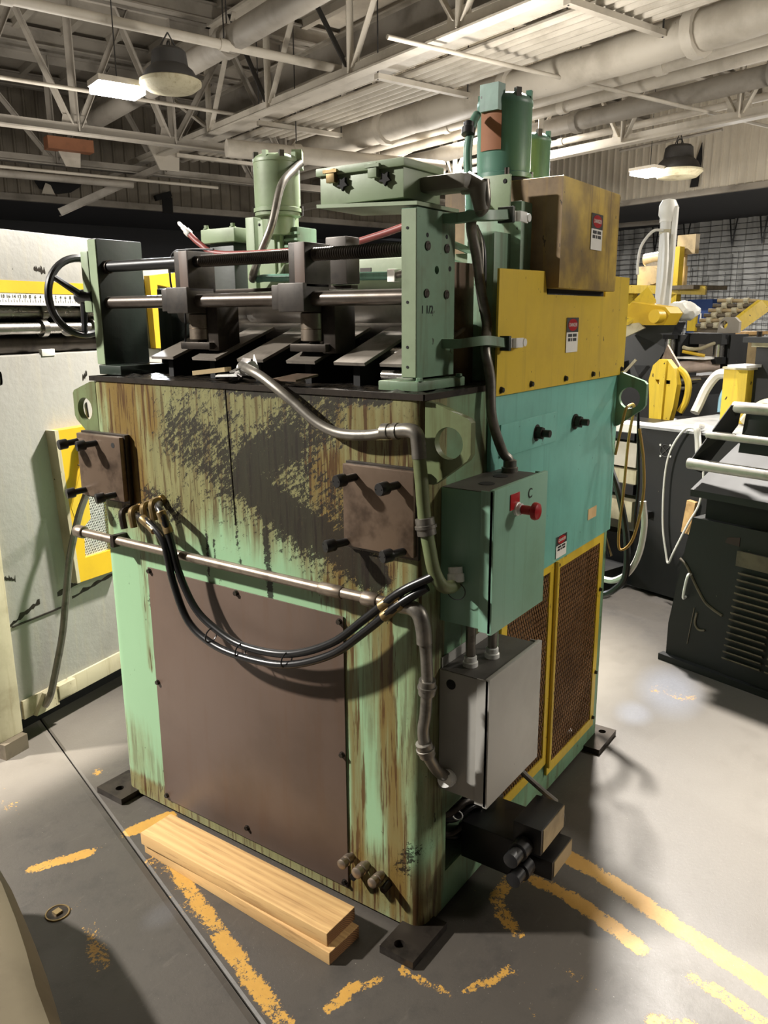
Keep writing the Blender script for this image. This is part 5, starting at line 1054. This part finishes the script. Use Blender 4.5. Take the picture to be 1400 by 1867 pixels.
t = thing('roll_feeder', W(2.05, 4.5, 0), 'black framed roll feeder with a pale roller behind the yellow shield', 'machine')
obj('feed_roller', MB().cyl(W(2.16, 4.32, 1.19), W(1.95, 4.5, 1.215), .045, 20), paint('worn_pink_roller', (196, 178, 166), .35, (110, 90, 80), .5, 8), t, 'pale worn roller')
for a, b in ((2.2, 4.36), (1.92, 4.56)):
    bbox('side_post', a-.035, a+.035, b-.04, b+.2, 0, 1.43, M['blackpaint'], t)
    obj('air_cylinder', MB().cyl(W(a+.03, b-.08, 1.27), W(a+.03, b-.08, 1.40), .04, 16), M['chrome'], t); obj('cylinder_cap', MB().cyl(W(a+.03, b-.08, 1.40), W(a+.03, b-.08, 1.43), .055, 8), M['black'], t); obj('cylinder_base', MB().cyl(W(a+.03, b-.08, 1.22), W(a+.03, b-.08, 1.27), .055, 8), M['black'], t)
bbox('top_bar', 1.9, 2.2, 4.42, 4.6, 1.36, 1.44, M['blackpaint'], t); bbox('work_tray', 1.95, 2.2, 4.3, 4.5, 1.255, 1.27, M['white'], t); bbox('lower_case', 1.6, 2.3, 4.4, 5.0, 0, 1.12, M['blackpaint'], t)
obj('lower_roller', MB().cyl(W(2.16, 4.36, 1.09), W(1.90, 4.5, 1.12), .03, 16), M['chrome'], t); obj('lower_roller', MB().cyl(W(2.2, 4.36, 1.03), W(1.95, 4.5, 1.05), .02, 12), M['chrome'], t)
obj('lifting_bracket', MB().plate([W(2.06, 4.62, 1.44), W(2.05, 4.62, 1.52), W(2.01, 4.62, 1.555), W(1.93, 4.62, 1.555), W(1.89, 4.62, 1.52), W(1.89, 4.62, 1.44)], B3*.03, [circ(W(2.01, 4.62, 1.5), A3, (0, 0, 1), .03, 14)]), M['rod_grey'], t, 'grey lifting bracket with an oval hole', smooth=False)
loop('air_line', 'short cream air line looping across the black roll feeder', [W(2.13, 4.3, 1.34), W(2.08, 4.3, 1.33), W(2.02, 4.34, 1.33), W(1.97, 4.4, 1.36), W(1.94, 4.46, 1.38)], .013, M['cream'], 'hose')
loop('air_line', 'short yellow air line under the cream one on the roll feeder', [W(2.12, 4.28, 1.31), W(2.07, 4.3, 1.30), W(2.0, 4.38, 1.28)], .012, M['yellow_far'], 'hose')
t = thing('yellow_pedestal', W(1.1, 3.25, 0), 'square yellow pedestal with a pale top in front of the black motor', 'pedestal')
bbox('pedestal_body', 1.02, 1.16, 3.21, 3.5, .97, 1.27, M['yellow'], t); bbox('pedestal_top', 1.0, 1.165, 3.2, 3.55, 1.27, 1.283, M['cream'], t)
t = thing('black_motor', W(.95, 3.4, .96), 'black motor block with bolts at the right edge of the picture', 'motor')
bbox('motor_block', .72, 1.02, 3.28, 3.6, .97, 1.42, M['blackpaint'], t); bbox('motor_plate', .72, 1.06, 3.2, 3.62, 1.42, 1.45, M['blackpaint'], t); bbox('pale_shelf', .98, 1.09, 3.12, 3.3, 1.285, 1.30, M['white'], t); bbox('valve_bank', .72, 1.04, 3.26, 3.3, 1.395, 1.42, M['cream'], t)
for a in (.8, .9, 1.0): obj('motor_bolt', MB().cyl(W(a, 3.26, 1.45), W(a, 3.26, 1.48), .014, 6), M['steel_dark'], t)
obj('cable_bundle', MB().tube([W(.98, 3.16, .99), W(.92, 3.15, 1.06), W(.84, 3.14, 1.10), W(.76, 3.14, 1.03)], .032, 8, 6), M['cream'], t)
loop('cooling_hose', 'thick white hose arching down onto the black cabinet', [W(1.30, 3.5, 1.225), W(1.37, 3.5, 1.21), W(1.42, 3.48, 1.13), W(1.445, 3.45, 1.03), W(1.45, 3.42, .98)], .030, M['hose_white'], 'hose')
loop('cooling_hose', 'outer pale blue hose arching behind the yellow pedestal', [W(1.28, 3.6, 1.22), W(1.33, 3.6, 1.18), W(1.37, 3.58, 1.08), W(1.365, 3.56, .98)], .017, M['hose_blue'], 'hose')
loop('cooling_hose', 'inner pale blue hose arching behind the yellow pedestal', [W(1.24, 3.6, 1.20), W(1.29, 3.6, 1.15), W(1.325, 3.58, 1.06), W(1.32, 3.56, .98)], .017, M['hose_blue'], 'hose')
loop('cooling_hose', 'short white hose tied at the front of the black cabinet top', [W(1.02, 2.80, .99), W(1.0, 2.72, 1.0), W(.985, 2.715, .93), W(.97, 2.71, .84)], .016, M['hose_white'], 'hose')

t = thing('slat_conveyor', W(3.65, 7.5, 0), 'tan roller conveyor with slanted yellow sides far back on the right', 'conveyor')
obj('near_side', MB().plate([W(3.58, 7.35, 1.36), W(3.53, 7.4, 1.36), W(3.36, 7.75, 1.62), W(3.38, 7.75, 1.72), W(3.44, 7.7, 1.73), W(3.60, 7.35, 1.46)], A3*-.05), M['yellow'], t, 'slanted yellow side plate', smooth=False)
obj('far_side', MB().plate([W(3.93, 7.15, 1.40), W(3.86, 7.2, 1.40), W(3.86, 7.2, 1.66), W(3.93, 7.15, 1.64)], B3*.04), M['yellow'], t, smooth=False)
for k in range(6):
    f = k/5; obj('roller', MB().cyl(W(3.88-.04*f, 7.22+.35*f, 1.46+.27*f), W(3.60-.15*f, 7.38+.38*f, 1.46+.26*f), .022, 10), M['tan_mach'] if k % 2 else M['louvre'], t)
    for g_ in (.3, .7): a = Vector(W(3.88-.04*f, 7.22+.35*f, 1.46+.27*f)).lerp(Vector(W(3.60-.15*f, 7.38+.38*f, 1.46+.26*f)), g_); obj('bearing', MB().cyl(a-A3*.03, a+A3*.03, .035, 8), M['cream'], t)
obj('conveyor_bed', MB().plate([W(3.9, 7.25, 1.38), W(3.55, 7.4, 1.38), W(3.42, 7.85, 1.66), W(3.86, 7.65, 1.66)], (0, 0, .03)), M['louvre'], t, smooth=False)
bbox('conveyor_leg', 3.5, 3.9, 7.35, 7.8, 0, 1.38, M['louvre'], t)
t = thing('wooden_crate', W(3.0, 6.6, 0), 'pale wooden crate stacked under the far conveyor', 'crate')
for k in range(3): bbox('crate_board', 2.9, 3.12, 6.5, 6.52, 1.08+k*.105, 1.175+k*.105, M['wood'], t)
bbox('crate_lid', 2.88, 3.12, 6.52, 6.95, 1.38, 1.41, M['wood'], t); bbox('crate_side', 2.9, 3.1, 6.53, 6.9, 0, 1.38, M['tan_mach'], t)
t = thing('storage_rack', W(6, 9.9, 0), 'yellow beam rack carrying tan machinery against the quilted wall', 'rack')
obj('rack_beam', MB().bar(W(6.6, 9.5, 1.97), W(5.45, 9.95, 1.92), .12, .12), M['yellow'], t, smooth=False)
for a, b in ((6.5, 9.6), (5.85, 9.75)): bbox('rack_upright', a-.05, a+.05, b, b+.12, 0, 2.55 if a < 6 else 1.95, M['yellow'], t)
bbox('rack_shelf', 5.5, 6.6, 9.7, 10.6, 1.94, 2.0, M['louvre'], t)
t = thing('old_gearbox', W(6.25, 9.9, 2.0), 'tan old gearbox sitting on the far yellow rack', 'gearbox')
bbox('gear_case', 6.0, 6.5, 9.75, 10.3, 2.0, 2.3, M['tan_mach'], t); obj('gear_cover', MB().cyl(W(6.2, 9.76, 2.15), W(6.2, 9.7, 2.15), .12, 20), M['tan_mach'], t); obj('gear_cylinder', MB().cyl(W(6.45, 9.85, 2.40), W(6.0, 9.9, 2.44), .09, 16), M['tan_mach'], t); bbox('gear_top', 6.05, 6.4, 9.8, 10.2, 2.3, 2.36, M['louvre'], t)
t = thing('panel_box', W(5.75, 9.9, 2.0), 'tan square control panel on a post above the far yellow rack', 'panel')
bbox('panel', 5.65, 5.95, 9.9, 10.0, 2.45, 2.72, M['tan_mach'], t); obj('post', MB().cyl(W(5.85, 9.98, 2.0), W(5.85, 9.98, 2.5), .03, 10), M['tan_mach'], t)
t = thing('blue_cabinet', W(5.6, 9.9, 0), 'blue steel cabinet under the far yellow rack', 'cabinet')
bbox('cabinet_body', 5.35, 5.75, 9.98, 10.4, 0, 1.80, M['blue'], t); bbox('cabinet_handle', 5.5, 5.52, 9.96, 9.98, 1.5, 1.6, M['bright'], t)
